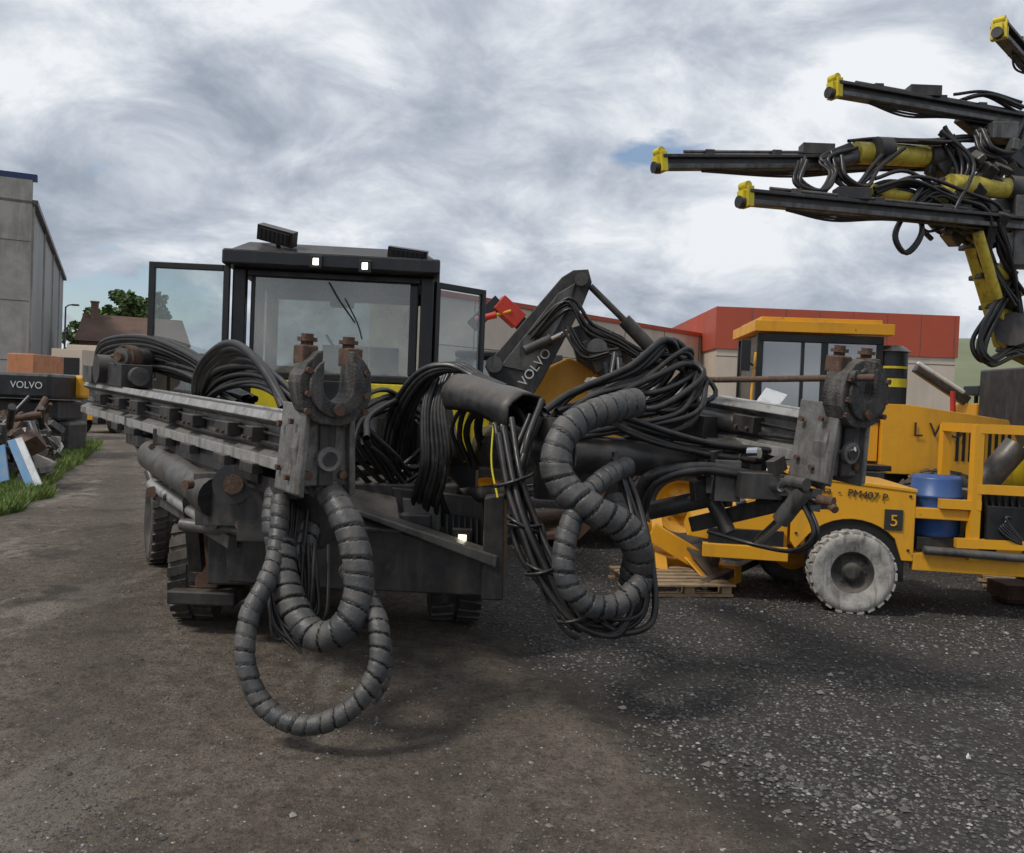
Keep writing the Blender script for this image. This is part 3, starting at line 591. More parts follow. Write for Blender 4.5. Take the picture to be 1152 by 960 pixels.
p.beam(W(150,492,7.6),W(330,552,5.0),.12,.10,mi=2)
p.box(W(195,497,6.8),(.24,.2,.2),mi=2); p.box(W(160,478,7.5),(.22,.2,.16),mi=0)
p.beam(W(240,560,5.9),W(300,560,5.6),.3,.34,mi=2); p.cyl(W(262,545,5.55),W(262,545,5.35),.12,mi=2); p.cyl(W(262,545,5.36),W(262,545,5.30),.06,mi=3)
p.box(W(292,575,5.5),(.2,.25,.35),mi=2); p.cyl(W(300,545,5.4),W(325,600,5.3),.06,mi=2)
p.cyl(W(205,590,6.2),W(285,600,6.0),.045,mi=0); p.beam(W(180,560,6.9),W(262,610,6.0),.07,.09,mi=0); p.beam(W(215,560,6.3),W(222,640,6.5),.10,.10,mi=2)
for (u,v) in ((215,545),(285,532),(275,590)): q=W(u,v,5.45); p.cyl(q,q+Vector((-.02,-.05,0)),.03,seg=8,mi=3)
R_=random.Random(77)
for i in range(46):
    t=R_.random(); u=165+150*t+R_.uniform(-8,8); v=500+55*t+R_.uniform(-10,62); d=7.0-1.55*t+R_.uniform(-.1,.3); q=W(u,v,d)
    if R_.random()<.5: p.box(q,[R_.uniform(.04,.15) for _ in range(3)],None,(R_.uniform(-10,10),R_.uniform(-20,20),35),mi=R_.choice([0,2,2,2]))
    else: dd=Vector((R_.uniform(-.2,1),-.8,R_.uniform(-.3,.3))).normalized()*R_.uniform(.06,.25); p.cyl(q,q+dd,R_.uniform(.015,.045),seg=10,mi=R_.choice([0,2,2,3,4]))
p.done()
p=Part(rig,'left_boom',['steel','steel2','chrome'],.02)
p.beam(W(290,575,5.75),W(440,540,7.6),.26,.30,.32,.38); p.cyl(W(300,590,5.7),W(300,540,5.7),.16,mi=0); p.cyl(W(440,575,7.5),W(440,490,7.5),.2,mi=0); p.ram(W(440,590,7.2),W(320,600,5.9),.07) 
p.box(W(440,530,7.7),(.5,.6,.9)); p.box(W(400,560,6.9),(.5,.4,.35),mi=1); p.cyl(W(350,545,5.2),W(352,590,5.3),.12,mi=0); p.box(W(345,585,5.5),(.3,.4,.3))
p.done()
p=Part(rig,'right_boom',['steel','steel2','chrome','rust'],.015)
p.cyl(W(505,500,7.4),W(612,505,5.7),.16,mi=0); p.cyl(W(612,505,5.75),W(640,512,5.55),.19,mi=0)
p.cyl(W(640,512,5.6),W(800,517,5.95),.125,mi=0); p.cyl(W(790,517,5.9),W(850,520,6.0),.15,mi=0)
p.box(W(505,510,7.6),(.5,.6,.9)); p.cyl(W(500,560,7.0),W(580,552,6.2),.06); p.cyl(W(580,552,6.2),W(640,545,5.7),.03,mi=2)
p.cyl(W(625,470,5.6),W(625,560,5.6),.14)
p.beam(W(800,545,5.8),W(905,548,5.45),.18,.11,mi=1); p.box(W(850,545,5.6),(.26,.3,.16),mi=0); p.beam(W(780,590,6.0),W(905,560,5.5),.10,.10,mi=0)
p.cyl(W(905,552,5.35),W(878,586,5.47),.055,mi=1); p.cyl(W(880,584,5.47),W(850,612,5.6),.03,mi=2); p.cyl(W(790,470,6.2),W(900,490,5.7),.06,mi=1); p.beam(W(700,468,6.5),W(800,482,6.0),.2,.16,mi=0)
p.cyl(W(730,575,5.9),W(800,560,5.8),.06,mi=0); p.cyl(W(820,600,5.7),W(800,560,5.8),.05,mi=0); p.box(W(815,540,5.7),(.16,.2,.26),mi=1)
for i in range(34):
    t=R_.random(); u=780+150*t; v=505+R_.uniform(0,62); q=W(u,v,5.85-.45*t+R_.uniform(-.1,.2))
    if R_.random()<.5: p.box(q,[R_.uniform(.04,.14) for _ in range(3)],None,(R_.uniform(-10,10),R_.uniform(-20,20),35),mi=R_.choice([0,0,1]))
    else: dd=Vector((R_.uniform(-.2,1),-.8,R_.uniform(-.3,.3))).normalized()*R_.uniform(.05,.22); p.cyl(q,q+dd,R_.uniform(.012,.04),seg=10,mi=R_.choice([0,0,1,2,3]))
p.done()
p=Part(rig,'boom_guard_sleeve',['steel'],0)
a,b=W(520,444,6.2),W(594,456,5.6); x,y,z=basis(b-a); vs=[]
for q in range(9):
    for s_ in range(17):
        th=math.pi*(-.25+1.5*s_/16); c=a.lerp(b,q/8); c=c+Vector((0,0,-.07*(q/8)**2)); r=.15+.05*abs(q/8-.5)+.006*math.sin(s_*2.1+q); vs.append(c+y*math.cos(th)*r+z*math.sin(th)*r*.85)
p.add(vs,[(q*17+s_,q*17+s_+1,(q+1)*17+s_+1,(q+1)*17+s_) for q in range(8) for s_ in range(16)],True); o=p.done(); md=o.modifiers.new('t','SOLIDIFY'); md.thickness=.02
def PX(l): return [W(*t) for t in l]
p=Part(rig,'wrapped_hoses_left',['wrap','gap'])
p.wrapped(PX([(325,520,5.3),(350,535,4.95),(380,568,4.75),(399,615,4.65),(403,665,4.6),(388,705,4.55),(358,716,4.6),(334,690,4.7),(320,650,4.8),(316,610,4.9)]),.078,.082)
p.wrapped(PX([(316,560,5.0),(312,615,4.85),(300,655,4.7),(281,692,4.6),(276,745,4.5),(298,795,4.45),(345,816,4.4),(394,798,4.4),(424,755,4.45),(426,705,4.55),(410,668,4.7),(390,640,4.9)]),.052,.07)
p.wrapped(PX([(310,545,5.2),(306,590,5.0),(318,640,4.95),(336,680,4.9),(340,640,5.05),(350,590,5.2)]),.055,.075)
p.wrapped(PX([(395,650,4.75),(415,680,4.65),(430,715,4.6),(432,760,4.6),(415,790,4.55)]),.04,.06)
p.done()
p=Part(rig,'thin_hoses_left',['hose'])
p.bundle(PX([(330,540,5.2),(325,600,5.0),(318,660,4.85),(325,710,4.8),(350,690,4.85),(350,620,5.0)]),7,.05,.014,11)
p.bundle(PX([(305,640,4.85),(312,700,4.7),(340,728,4.65)]),4,.03,.010,12); p.done()
p=Part(rig,'wrapped_hoses_right',['wrap','gap'])
p.wrapped(PX([(715,452,5.5),(680,462,5.3),(645,478,5.15),(626,510,5.05),(633,545,5.0),(665,572,4.95),(700,592,5.0),(718,622,5.05),(712,655,5.15)]),.088,.085)
p.wrapped(PX([(705,525,5.4),(685,535,5.2),(655,562,5.0),(636,610,4.9),(637,652,4.85),(660,680,4.85),(695,680,4.9),(722,655,5.0)]),.062,.075)
p.wrapped(PX([(690,560,5.3),(700,590,5.2),(712,620,5.1),(722,655,5.1),(700,690,5.1),(668,694,5.1),(640,672,5.1)]),.062,.075)
p.done()
p=Part(rig,'thin_hoses_right',['hose'])
p.bundle(PX([(565,480,5.5),(575,540,5.3),(592,590,5.2),(615,640,5.1),(645,690,5.05),(690,705,5.05),(715,670,5.1),(715,620,5.2),(700,570,5.35)]),11,.045,.019,21)
p.bundle(PX([(605,470,5.5),(590,520,5.35),(585,570,5.3),(600,630,5.2),(640,680,5.15)]),8,.045,.019,22)
p.bundle(PX([(600,590,5.2),(615,650,5.1),(640,700,5.0),(655,712,5.0)]),5,.04,.011,23)
p.bundle(PX([(665,690,5.0),(690,705,5.0),(722,685,5.05),(722,620,5.1),(705,560,5.3),(690,520,5.4)]),5,.04,.018,24)
p.bundle(PX([(620,480,5.6),(660,455,5.7),(720,430,5.8),(760,400,5.9),(770,425,6.0),(730,470,6.0)]),8,.08,.022,25)
p.bundle(PX([(690,410,6.0),(700,445,5.9),(740,455,5.8),(785,430,5.9),(765,405,6.0),(720,410,6.0)]),6,.09,.02,26)
p.bundle(PX([(640,500,5.6),(700,490,5.7),(770,470,5.8),(790,430,6.0)]),8,.08,.024,27)
p.bundle(PX([(680,470,5.6),(740,490,5.6),(800,505,5.7),(860,510,5.7)]),5,.05,.024,28)
p.bundle(PX([(722,575,5.7),(735,540,5.6),(790,528,5.6),(850,535,5.6)]),3,.03,.03,29)
p.bundle(PX([(530,520,6.4),(520,480,6.2),(535,450,6.1),(580,455,5.8),(610,480,5.6)]),6,.07,.02,31)
p.bundle(PX([(905,560,5.4),(918,600,5.3),(895,620,5.4),(850,615,5.6),(800,600,5.7)]),2,.03,.014,33)
p.done()
p=Part(rig,'hose_straps',['blk'])
for (u,v,d,r) in ((590,590,5.2,.10),(612,640,5.1,.10),(578,540,5.3,.11),(646,694,5.04,.09),(718,640,5.15,.09)):
    c=W(u,v,d)
    for k in range(2):
        n_=Vector((rng.uniform(-.3,.6),0,rng.uniform(.6,1))).normalized(); x,y,z=basis(n_); P_=[c+(y*math.cos(a)+z*math.sin(a))*r*(1+.1*k) for a in [i*2*math.pi/20 for i in range(21)]]; p.sweep(P_,.011,6)
p.done()
p=Part(rig,'hose_coil_centre',['hose'])
for k in range(12):
    o=rng.uniform(-14,14); q=rng.uniform(-10,10)
    p.tube(PX([(440+o,530+q,6.9),(452+o,470+q,6.7),(478+o*.7,425+q*.7,6.5),(510+o*.5,414+q*.4,6.4),(540+o*.4,425,6.3),(570,445+q,6.1)]),.023)
for k in range(12):
    o=rng.uniform(-16,16); q=rng.uniform(-12,12)
    p.tube(PX([(500+o,420+q,6.6),(488+o*.8,460+q,6.5),(490+o,520+q,6.4),(480+o,565+q,6.5),(500+o,600,6.6)]),.022)
p.done()
p=Part(rig,'hose_coil_left',['hose'])
for k in range(11):
    h=k*4.2; j=rng.uniform(-4,4)
    p.tube(PX([(218+h*.3+j,470,7.0),(222+h*.45,420+h*.3+j,6.8),(244+h*.5,392+h*.55,6.6),(268+h*.6+j,388+h*.6,6.3),(296+h*.4,415+h*.55+j,6.0),(322+j,458+h*.2,5.7)]),.029)
for k in range(12):
    j=rng.uniform(-6,6); q=rng.uniform(-14,12)
    p.tube(PX([(112+j,425+q*.4,8.7),(120+j,398+q,8.5),(165+j,392+q,8.1),(210+j,408+q,7.7),(240,430+q,7.2)]),.026)
p.bundle(PX([(120,415,8.6),(160,418,8.2),(210,425,7.6),(280,455,6.6)]),8,.06,.025,41)
p.bundle(PX([(225,455,7.0),(250,430,6.7),(290,425,6.3),(330,450,5.8),(345,470,5.6)]),6,.06,.024,46); p.done()
p=Part(rig,'hoses_front_frame',['hose'])
p.bundle(PX([(400,490,6.4),(420,520,6.5),(450,545,6.7),(480,520,6.8)]),10,.08,.02,42); p.bundle(PX([(160,480,7.6),(190,520,7.0),(250,530,6.2),(310,550,5.4)]),8,.07,.016,43)
p.bundle(PX([(260,600,6.2),(230,560,6.3),(280,530,6.0),(330,580,5.8)]),6,.07,.016,44)
p.bundle(PX([(390,500,5.6),(400,470,6.2),(440,450,6.8),(470,470,7.0)]),8,.07,.02,45); p.done()
p=Part(rig,'yellow_cables',['cable'])
for k in range(5): p.tube(PX([(420,462+k*2,7.2),(440,455+k*2,7.1),(455,470+k,7.0),(440,480,6.9)]),.008)
p.tube(PX([(556,470,5.7),(553,520,5.6),(560,560,5.5)]),.007); p.done()
p=Part(rig,'yellow_bracket',['yelj'],.01); p.poly(PP([(508,455),(548,462),(556,520),(520,520)],520,6.45,10),(0,.05,0)); p.done()
p=Part(rig,'valve_block',['blk','steel2'],.01); p.box(W(425,490,7.2),(.5,.4,.4)); p.cyl(W(420,470,7.0),W(420,500,7.0),.1,mi=1); p.box(W(470,545,7.0),(.4,.3,.3)); p.done()
# ================================================================ UPPER RIGHT RIG
r2=Obj('twin_boom_drill_rig',(7.5,11,0))
def feed2(tip,tail,nm,w_=.13):
    tip,tail=Vector(tip),Vector(tail); p=Part(r2,nm,['steel','olive','steel2','yelj','hose'],.006)
    x,y,z=basis(tail-tip); L=(tail-tip).length
    p.beam(tip+z*.05,tail+z*.05,w_*1.5,.035,mi=0); p.beam(tip-z*.05,tail-z*.05,w_*1.1,.05,mi=2); p.beam(tip,tail,w_*.6,.12,mi=0)
    p.beam(tip-x*.02,tip+x*.05,.17,.20,mi=3); p.beam(tip-x*.06-z*.0,tip-x*.01-z*.0,.10,.12,mi=3); p.cyl(tip-x*.08-z*.05,tip-x*.01-z*.05,.06,mi=0); p.cyl(tip-x*.0+z*.11-y*.06,tip-x*.0+z*.11+y*.06,.04,mi=3)
    k=.6
    while k<L-.2: p.box(tip+x*k+z*.09,(.10,.14,.06),mi=0); k+=rng.uniform(.6,1.1)
    p.box(tip+x*(L*.35)+z*.13,(.35,.18,.12),mi=0); p.cyl(tip+x*.3+z*.11,tip+x*(L*.9)+z*.11,.018,mi=2)
    for i in range(3): p.tube([tip+x*.5-z*.09,tip+x*(L*.3)-z*(.10+.02*i)+y*.03*i,tip+x*(L*.5)-z*.09,tip+x*(L*.9)-z*.1],.014,mi=4)
    p.done()
feed2(W(742,183,9.2),W(1190,183,11.2),'feed_2'); feed2(W(838,222,8.8),W(1150,252,10.2),'feed_3'); feed2(W(938,100,9.6),W(1200,146,11.0),'feed_1')
feed2(W(1124,34,10),W(1200,120,12),'feed_4')
p=Part(r2,'boom_arms',['olive','steel','steel2','chrome'],.015)
p.cyl(W(962,172,9.9),W(1040,176,10.2),.12,mi=0); p.cyl(W(1040,177,10.2),W(1062,178,10.3),.15,mi=1); p.cyl(W(925,184,9.8),W(965,176,9.9),.08,mi=2); p.cyl(W(985,168,9.85),W(1000,169,9.9),.135,mi=1)
p.cyl(W(1068,208,10),W(1140,213,10.3),.12,mi=0); p.cyl(W(1132,213,10.3),W(1150,215,10.3),.16,mi=1); p.cyl(W(965,212,9.7),W(1068,228,10),.07,mi=0)
p.beam(W(1090,250,10.2),W(1135,385,10.6),.18,.2,.24,.26,mi=0); p.cyl(W(1100,262,9.95),W(1122,335,10.2),.06,mi=0); p.beam(W(1140,130,10.8),W(1150,300,11),.2,.2,mi=1)
for t_ in (.2,.45,.7): a=W(1090,250,10.2).lerp(W(1135,385,10.6),t_); p.box(a,(.3,.3,.06),mi=1)
p.beam(W(1050,170,10.2),W(1110,260,10.3),.16,.2,mi=1); p.beam(W(1060,185,10.2),W(1160,150,11),.15,.15,mi=1); p.beam(W(1135,380,10.6),W(1215,420,11),.3,.34,mi=1)
p.cyl(W(1140,370,10.3),W(1140,385,10.9),.2,mi=1); p.beam(W(1085,240,10),W(1150,232,10.5),.16,.22,mi=1); p.box(W(1075,240,10),(.25,.25,.25),mi=1); p.box(W(1125,150,10.4),(.3,.25,.2),mi=2)
p.beam(W(1080,130,10.5),W(1180,210,11),.14,.16,mi=1); p.box(W(1148,262,10.3),(.3,.3,.8),mi=2); p.cyl(W(1150,330,10.4),W(1120,300,10.2),.05,mi=0); p.cyl(W(1120,300,10.2),W(1095,270,10.1),.03,mi=3)
R_=random.Random(5)
for i in range(40):
    t=R_.random(); q=W(1040+110*t,150+R_.uniform(0,120),10.1+R_.uniform(-.1,.5)); p.box(q,[R_.uniform(.05,.2) for _ in range(3)],None,(R_.uniform(0,40),R_.uniform(0,40),R_.uniform(0,40)),mi=R_.choice([1,1,1,2,0 if i%3==0 else 1]))
p.done()
p=Part(r2,'boom_hoses',['hose'])
p.bundle(PX([(905,180,9.6),(900,205,9.5),(925,216,9.5),(940,195,9.6),(930,178,9.7),(960,165,9.8)]),5,.04,.024,51)
p.bundle(PX([(940,175,9.7),(945,200,9.6),(965,210,9.6),(985,190,9.7),(1010,165,9.8)]),4,.05,.022,63)
p.bundle(PX([(1040,205,9.8),(1020,235,9.7),(1006,265,9.7),(1018,284,9.7),(1036,262,9.7),(1035,225,9.8),(1060,200,9.9)]),2,.02,.024,52)
p.bundle(PX([(960,163,9.9),(1000,158,10),(1050,160,10),(1090,155,10.4),(1150,160,10.9)]),7,.05,.02,53)
p.bundle(PX([(980,215,9.7),(1020,205,9.8),(1070,225,9.9),(1110,240,10),(1110,290,10.1),(1140,340,10.3)]),10,.08,.024,54)
p.bundle(PX([(1060,150,10.2),(1085,190,10.1),(1070,240,10),(1100,260,10.1)]),10,.10,.024,55)
p.bundle(PX([(1140,310,10.3),(1120,350,10.2),(1102,385,10.2),(1112,408,10.2),(1140,395,10.4),(1165,410,10.6)]),8,.05,.026,56)
p.bundle(PX([(1095,150,10.3),(1105,170,10.2),(1130,172,10.3),(1150,140,10.5)]),4,.05,.03,57)
p.bundle(PX([(1080,110,10.4),(1110,105,10.4),(1150,120,10.6)]),5,.06,.02,58)
p.bundle(PX([(1020,235,9.8),(1050,215,9.8),(1080,235,9.9),(1050,250,9.9),(1035,235,9.8)]),5,.06,.022,64)
p.bundle(PX([(1120,245,10),(1135,300,10.2),(1150,380,10.5)]),7,.06,.024,59); p.done()
b=W(1215,420,11)
p=Part(r2,'carrier',['yelj','steel','dark'],.03); p.ex((6.9,10.2,.5),(9.0,16,1.5)); p.ex((7.0,11.6,1.5),(8.9,13.4,2.6),mi=1); p.beam(b,(b.x,b.y+.3,.9),.5,.5,mi=1); p.done()
for i,(x,y) in enumerate(((6.75,11),(9.15,11),(6.75,15),(9.15,15))): wheel(r2,f'wheel_{i+1}',(x,y,.5),(1,0,0),.5,.32)
# ================================================================ WHEEL LOADER
wl=Obj('wheel_loader',(4.2,12.4,0)); FL=FR(4.15,11.6,0,-4)
p=Part(wl,'cab',['yel','blk','glassd','steel'],.02)
p.ex((-1.05,-.12,2.88),(.72,1.5,3.02),FL); p.ex((-.95,0,3.02),(.6,1.4,3.08),FL)
for x in (-.95,-.12,.58):
    for y in (0,1.35): p.ex((x-.04,y-.03,1.75),(x+.04,y+.03,2.86),FL,1)
p.ex((-.95,-.03,1.25),(.6,1.4,1.75),FL,0); p.ex((-.95,-.05,1.75),(.6,.0,1.8),FL,1); p.ex((-.91,-.005,1.8),(-.16,.005,2.76),FL,2); p.ex((-.08,-.005,1.8),(.54,.005,2.76),FL,2); p.ex((-.96,.03,1.8),(-.95,1.32,2.84),FL,2); p.ex((-.91,1.35,1.8),(.54,1.36,2.84),FL,2)
p.ex((-.95,-.04,2.76),(.6,0.02,2.86),FL,1); p.ex((-.3,.5,1.75),(.15,1.,2.35),FL,1); p.ex((-.42,-.03,1.8),(-.38,0.02,2.76),FL,1)
p.tube([FL@Vector((-1.0,-.05,2.4)),FL@Vector((-1.15,-.2,2.5)),FL@Vector((-1.18,-.25,2.6))],.015,mi=1); p.ex((-1.24,-.3,2.35),(-1.12,-.25,2.75),FL,1)
for k in range(4): p.ex((-1.1,-.3,1.1+k*.22),(-.98,-.1,1.13+k*.22),FL,1)
p.tube([FL@Vector((-1.02,-.2,1.7)),FL@Vector((-1.08,-.25,2.0)),FL@Vector((-1.02,-.1,2.6))],.018,mi=0)
p.done()
p=Part(wl,'body',['yel','blk','dark','steel'],.04)
p.poly([FL@Vector(q) for q in ((.62,-.1,1.1),(2.25,-.1,1.1),(2.35,-.1,1.5),(2.2,-.1,1.85),(.95,-.1,2.0),(.62,-.1,2.0))],FL.to_3x3()@Vector((0,1.5,0)))
p.ex((-1.9,.1,.7),(2.2,1.3,1.1),FL,3); p.ex((-2.0,.2,1.1),(-.95,1.2,1.4),FL)
for i in range(9): p.ex((1.55+i*.08,-.12,1.3),(1.59+i*.08,-.101,1.75),FL,2)
p.ex((-.1,-.45,1.15),(.65,-.101,1.22),FL,1); p.ex((.2,-.5,.75),(.55,-.11,1.14),FL,3)
p.done()
p=Part(wl,'exhaust',['blk','yelj'],.0); c=FL@Vector((.78,.1,0)); p.cyl(c+Vector((0,0,2.0)),c+Vector((0,0,2.68)),.19,seg=24); p.cyl(c+Vector((0,0,2.22)),c+Vector((0,0,2.33)),.196,seg=24,mi=1); p.cyl(c+Vector((0,0,2.46)),c+Vector((0,0,2.49)),.196,seg=24,mi=1); p.cyl(c+Vector((0,0,2.68)),c+Vector((0,0,2.76)),.23,.12,24); p.done()
lettering(wl,'lettering','L V O',FL,(1.0,-.13,1.6),.26,'text')
YL=FL.to_3x3()@Vector((0,1,0))
for nm_,x_,y_ in (('front_wheel_1',-1.95,-.45),('rear_wheel_1',1.3,-.35),('front_wheel_2',-1.95,1.85),('rear_wheel_2',1.3,1.75)): wheel(wl,nm_,FL@Vector((x_,y_,.6)),YL,.6,.42,'tyre','yel',22)
p=Part(wl,'lift_arms',['yel','steel','chrome'],.02)
for y in (.25,1.1): p.beam(FL@Vector((-1.2,y,1.6)),FL@Vector((-2.9,y,.8)),.12,.28); p.ram(FL@Vector((-1.1,y,1.0)),FL@Vector((-2.4,y,.9)),.07)
p.done()
p=Part(wl,'bucket',['rust','steel'],.01)
Q=[FL@Vector(q) for q in ((-2.85,-.6,.95),(-3.0,-.6,.35),(-3.2,-.6,.12),(-3.9,-.6,.08),(-3.9,-.6,.12),(-3.3,-.6,.22),(-3.1,-.6,.45),(-3.0,-.6,.95))]
p.poly(Q,FL.to_3x3()@Vector((0,2.6,0))); p.done()
# ================================================================ BACKHOE
bk=Obj('backhoe_excavator',(1.5,12.5,0))
p=Part(bk,'boom',['steel','steel2','chrome'],.02)
yv=Vector((0,.32,0))
p.poly(PP([(545,412),(560,396),(632,312),(645,304),(662,303),(666,318),(655,345),(612,425),(598,448),(560,440)],600,10.8,0),yv,0)
p.poly(PP([(563,412),(628,330),(648,318),(640,345),(600,420)],600,10.78,0),(0,.018,0),1)
p.poly(PP([(640,370),(665,362),(700,378),(735,408),(742,432),(720,440),(690,432),(650,405)],600,10.9,0),Vector((0,.24,0)),0)
p.poly(PP([(655,385),(690,372),(700,400),(672,420)],600,10.7,0),Vector((0,.5,0)),0)
p.cyl(W(742,402,10.75),W(702,360,10.75),.085,mi=0); p.cyl(W(704,362,10.75),W(664,322,10.75),.04,mi=0); p.ram(W(590,395,10.6),W(640,372,10.7),.06)
for (u,v,r) in ((654,314,.08),(672,392,.12),(556,410,.1),(735,415,.07)): p.cyl(W(u,v,10.55),W(u,v,11.3),r,mi=1)
p.done()
p=Part(bk,'boom_hoses',['hose']); p.bundle(PX([(600,380,10.7),(640,340,10.6),(665,370,10.6),(700,385,10.7),(730,405,10.7)]),5,.06,.02,61); p.bundle(PX([(640,372,10.6),(660,400,10.5),(690,395,10.5)]),4,.06,.02,62); p.done()
lettering(bk,'lettering','VOLVO',Matrix.Identity(4),W(590,436,10.76),.16,'textw',(90,-54,0))
p=Part(bk,'body',['yel','steel','blk','glassd'],.03)
p.ex((.2,11.4,1.0),(1.5,13.8,2.1)); p.poly(PP([(602,470),(600,420),(640,402),(675,415),(682,470)],640,11.3,0),(0,1.2,0)); p.ex((-.6,11.6,.6),(2.4,13.4,1.05),mi=1); p.ex((1.5,11.8,1.05),(2.6,13.2,1.9),mi=0)
p.ex((-.75,11.9,1.05),(.15,13.3,2.4),mi=3); p.ex((-.8,11.85,2.4),(.2,13.35,2.5),mi=2)
for x in (-.75,.15):
    for y in (11.88,13.3): p.box((x,y,1.7),(.08,.08,1.4),mi=2)
p.done()
for i,(x,y) in enumerate(((-.3,11.5),(2.0,11.5),(-.3,13.6),(2.2,13.6))): wheel(bk,f'wheel_{i+1}',(x,y,.55),(0,1,0),.55,.36,'tyre','yel')
rc=Obj('red_crane_arm',(0,16,0))
p=Part(rc,'arm',['redp','blk','steel','yel'],.01); p.beam(W(560,340,15.8),W(584,362,15.9),.3,.3); p.beam(W(530,368,15.8),W(562,338,15.8),.16,.22,mi=1); p.beam(W(584,362,16),W(620,400,16),.25,.25,mi=1); p.ram(W(535,360,15.7),W(575,350,15.7),.06); b=W(620,400,16); p.beam(b,(b.x,b.y,.9),.4,.4,mi=2); p.ex((b.x-1.6,b.y-.8,.5),(b.x+1.2,b.y+1,1.3),mi=3); p.done()
# ================================================================ CONCRETE PUMP
cp=Obj('concrete_spraying_machine',(3.2,8.2,0)); FP=FR(3.2,8.25,0,-9); Y=FP.to_3x3()@Vector((0,1,0))
wheel(cp,'wheel_1',FP@Vector((0,-.02,.38)),Y,.385,.26,'tyrep','tyre',24,.5); wheel(cp,'wheel_2',FP@Vector((-.35,1.25,.36)),Y,.36,.26,'tyre','yel',24)
wheel(cp,'wheel_3',FP@Vector((2.3,.2,.38)),Y,.38,.26,'tyrep','steel',24,.5); wheel(cp,'wheel_4',FP@Vector((2.3,1.3,.38)),Y,.38,.26,'tyre','steel',24,.5)
p=Part(cp,'body',['yel','steel','dark','blk'],.018)
ar=[(-.55,.0,.62),(-.50,.0,.55)]+[(.50*math.cos(a),0,.40+.46*math.sin(a)) for a in [math.pi*(1-.22-.56*i/10) for i in range(11)]]+[(.45,0,.5),(.55,0,.5),(.55,0,1.16),(-.55,0,1.27)]
p.poly([FP@Vector(q) for q in ar],FP.to_3x3()@Vector((0,.03,0)))
p.ex((-.55,.25,.55),(.55,1.4,1.15),FP,0); p.ex((-.38,.031,.3),(.48,.25,.9),FP,2); p.box((.0,.7,1.20),(1.12,1.42,.035),FP,(0,5,0))
p.poly([FP@Vector(q) for q in ((-1.5,.1,.6),(-.56,.1,.5),(-.56,.1,1.0),(-.9,.1,1.0),(-1.45,.1,.75))],FP.to_3x3()@Vector((0,1.0,0)))
p.ex((-1.35,.0,.42),(-.56,.12,.55),FP,0); p.ex((-1.3,.05,.55),(-.6,.09,.7),FP,3)
p.ex((.55,.0,.42),(2.8,.12,.58),FP,0); p.ex((.55,1.2,.42),(2.8,1.32,.58),FP,0); p.ex((.55,.0,.9),(1.1,.5,1.0),FP,0); p.ex((.6,.1,.6),(1.3,1.2,.72),FP,1)
for (x_,z_) in ((-.5,1.2),(-.5,.7),(.5,1.1),(.5,.6)): p.cyl(FP@Vector((x_,-.012,z_)),FP@Vector((x_,.0,z_)),.014,seg=6,mi=1)
p.box((-.2,-.012,.98),(.1,.02,.03),FP,mi=3)
p.done()
p=Part(cp,'frame_guard',['yel','steel2','steel','blk'],.012)
for a,b in (((1.05,0,.55),(1.05,0,1.78)),((1.62,0,.55),(1.62,0,1.78)),((1.02,0,1.75),(2.6,0,1.75)),((1.05,0,1.2),(1.62,0,1.2)),((1.05,.9,.55),(1.05,.9,1.78)),((1.05,0,1.75),(1.05,.9,1.75)),((2.3,0,.55),(2.3,0,1.78)),((.9,-.02,.7),(1.8,-.02,.72)),((1.62,0,1.2),(2.5,0,1.2)),((.75,0,1.05),(1.1,0,1.05))):
    p.beam(FP@Vector(a),FP@Vector(b),.085,.085)
p.ex((1.12,.1,.7),(1.6,.8,1.15),FP,2); p.ex((1.15,-.05,.75),(1.55,.05,1.05),FP,3); p.ex((1.7,.2,.6),(2.6,.9,1.1),FP,1); p.cyl(FP@Vector((1.2,.3,1.2)),FP@Vector((1.5,.3,1.6)),.12,mi=1); p.cyl(FP@Vector((1.9,.3,1.15)),FP@Vector((1.9,.3,1.55)),.15,mi=1)
for i in range(6): p.tube([FP@Vector((1.15+.06*i,.1,1.15)),FP@Vector((1.2+.05*i,0.02,.95)),FP@Vector((1.3,-.07,.8+.03*i)),FP@Vector((1.5,-.04,.7))],.014,mi=3)
p.cyl(FP@Vector((.62,-.05,.62)),FP@Vector((1.5,-.05,.60)),.04,mi=1); p.done()
lettering(cp,'lettering','Sika  -  PM407 P',FP,(-.36,-.012,1.10),.10,'text',(90,5,0)) 
p=Part(cp,'number_plate',['text']); p.ex((.28,-.014,.78),(.44,-.003,.97),FP); p.done()
lettering(cp,'number','5',FP,(.325,-.018,.82),.15,'yel')
bc=FP@Vector((.80,.28,.72)); br=Part(Obj('plastic_barrel',bc),'drum','blue'); br.lathe(bc,(0,0,1),[(0,0.001),(0,.2),(.03,.22),(.17,.225),(.18,.238),(.2,.238),(.21,.225),(.36,.225),(.37,.238),(.39,.238),(.4,.225),(.54,.215),(.57,.2),(.555,.18),(.555,.001)],32); br.done()
im=Obj('yellow_attachment',G(770,640))
p=Part(im,'frame',['yel','steel','rust'],.012)
def gp(u,v,z): q=G(u,v); return Vector((q.x,q.y,z))
p.beam(gp(730,650,.5),gp(800,655,.15),.1,.2); p.beam(gp(745,645,.1),gp(830,660,.12),.15,.18); p.beam(gp(735,640,.6),gp(745,655,.05),.12,.1); p.beam(gp(790,630,.55),gp(850,640,.3),.15,.18); p.beam(gp(800,660,.12),gp(815,650,.7),.06,.12,mi=1)
p.poly([gp(722,640,.55),gp(760,640,.35),gp(765,640,.05),gp(725,640,.05)],(0,.1,0)); p.poly([gp(760,650,.3),gp(800,668,.05),gp(830,660,.05),gp(800,648,.3)],(0,.05,.03)); p.beam(gp(850,650,.2),gp(790,670,.1),.1,.08,mi=1)
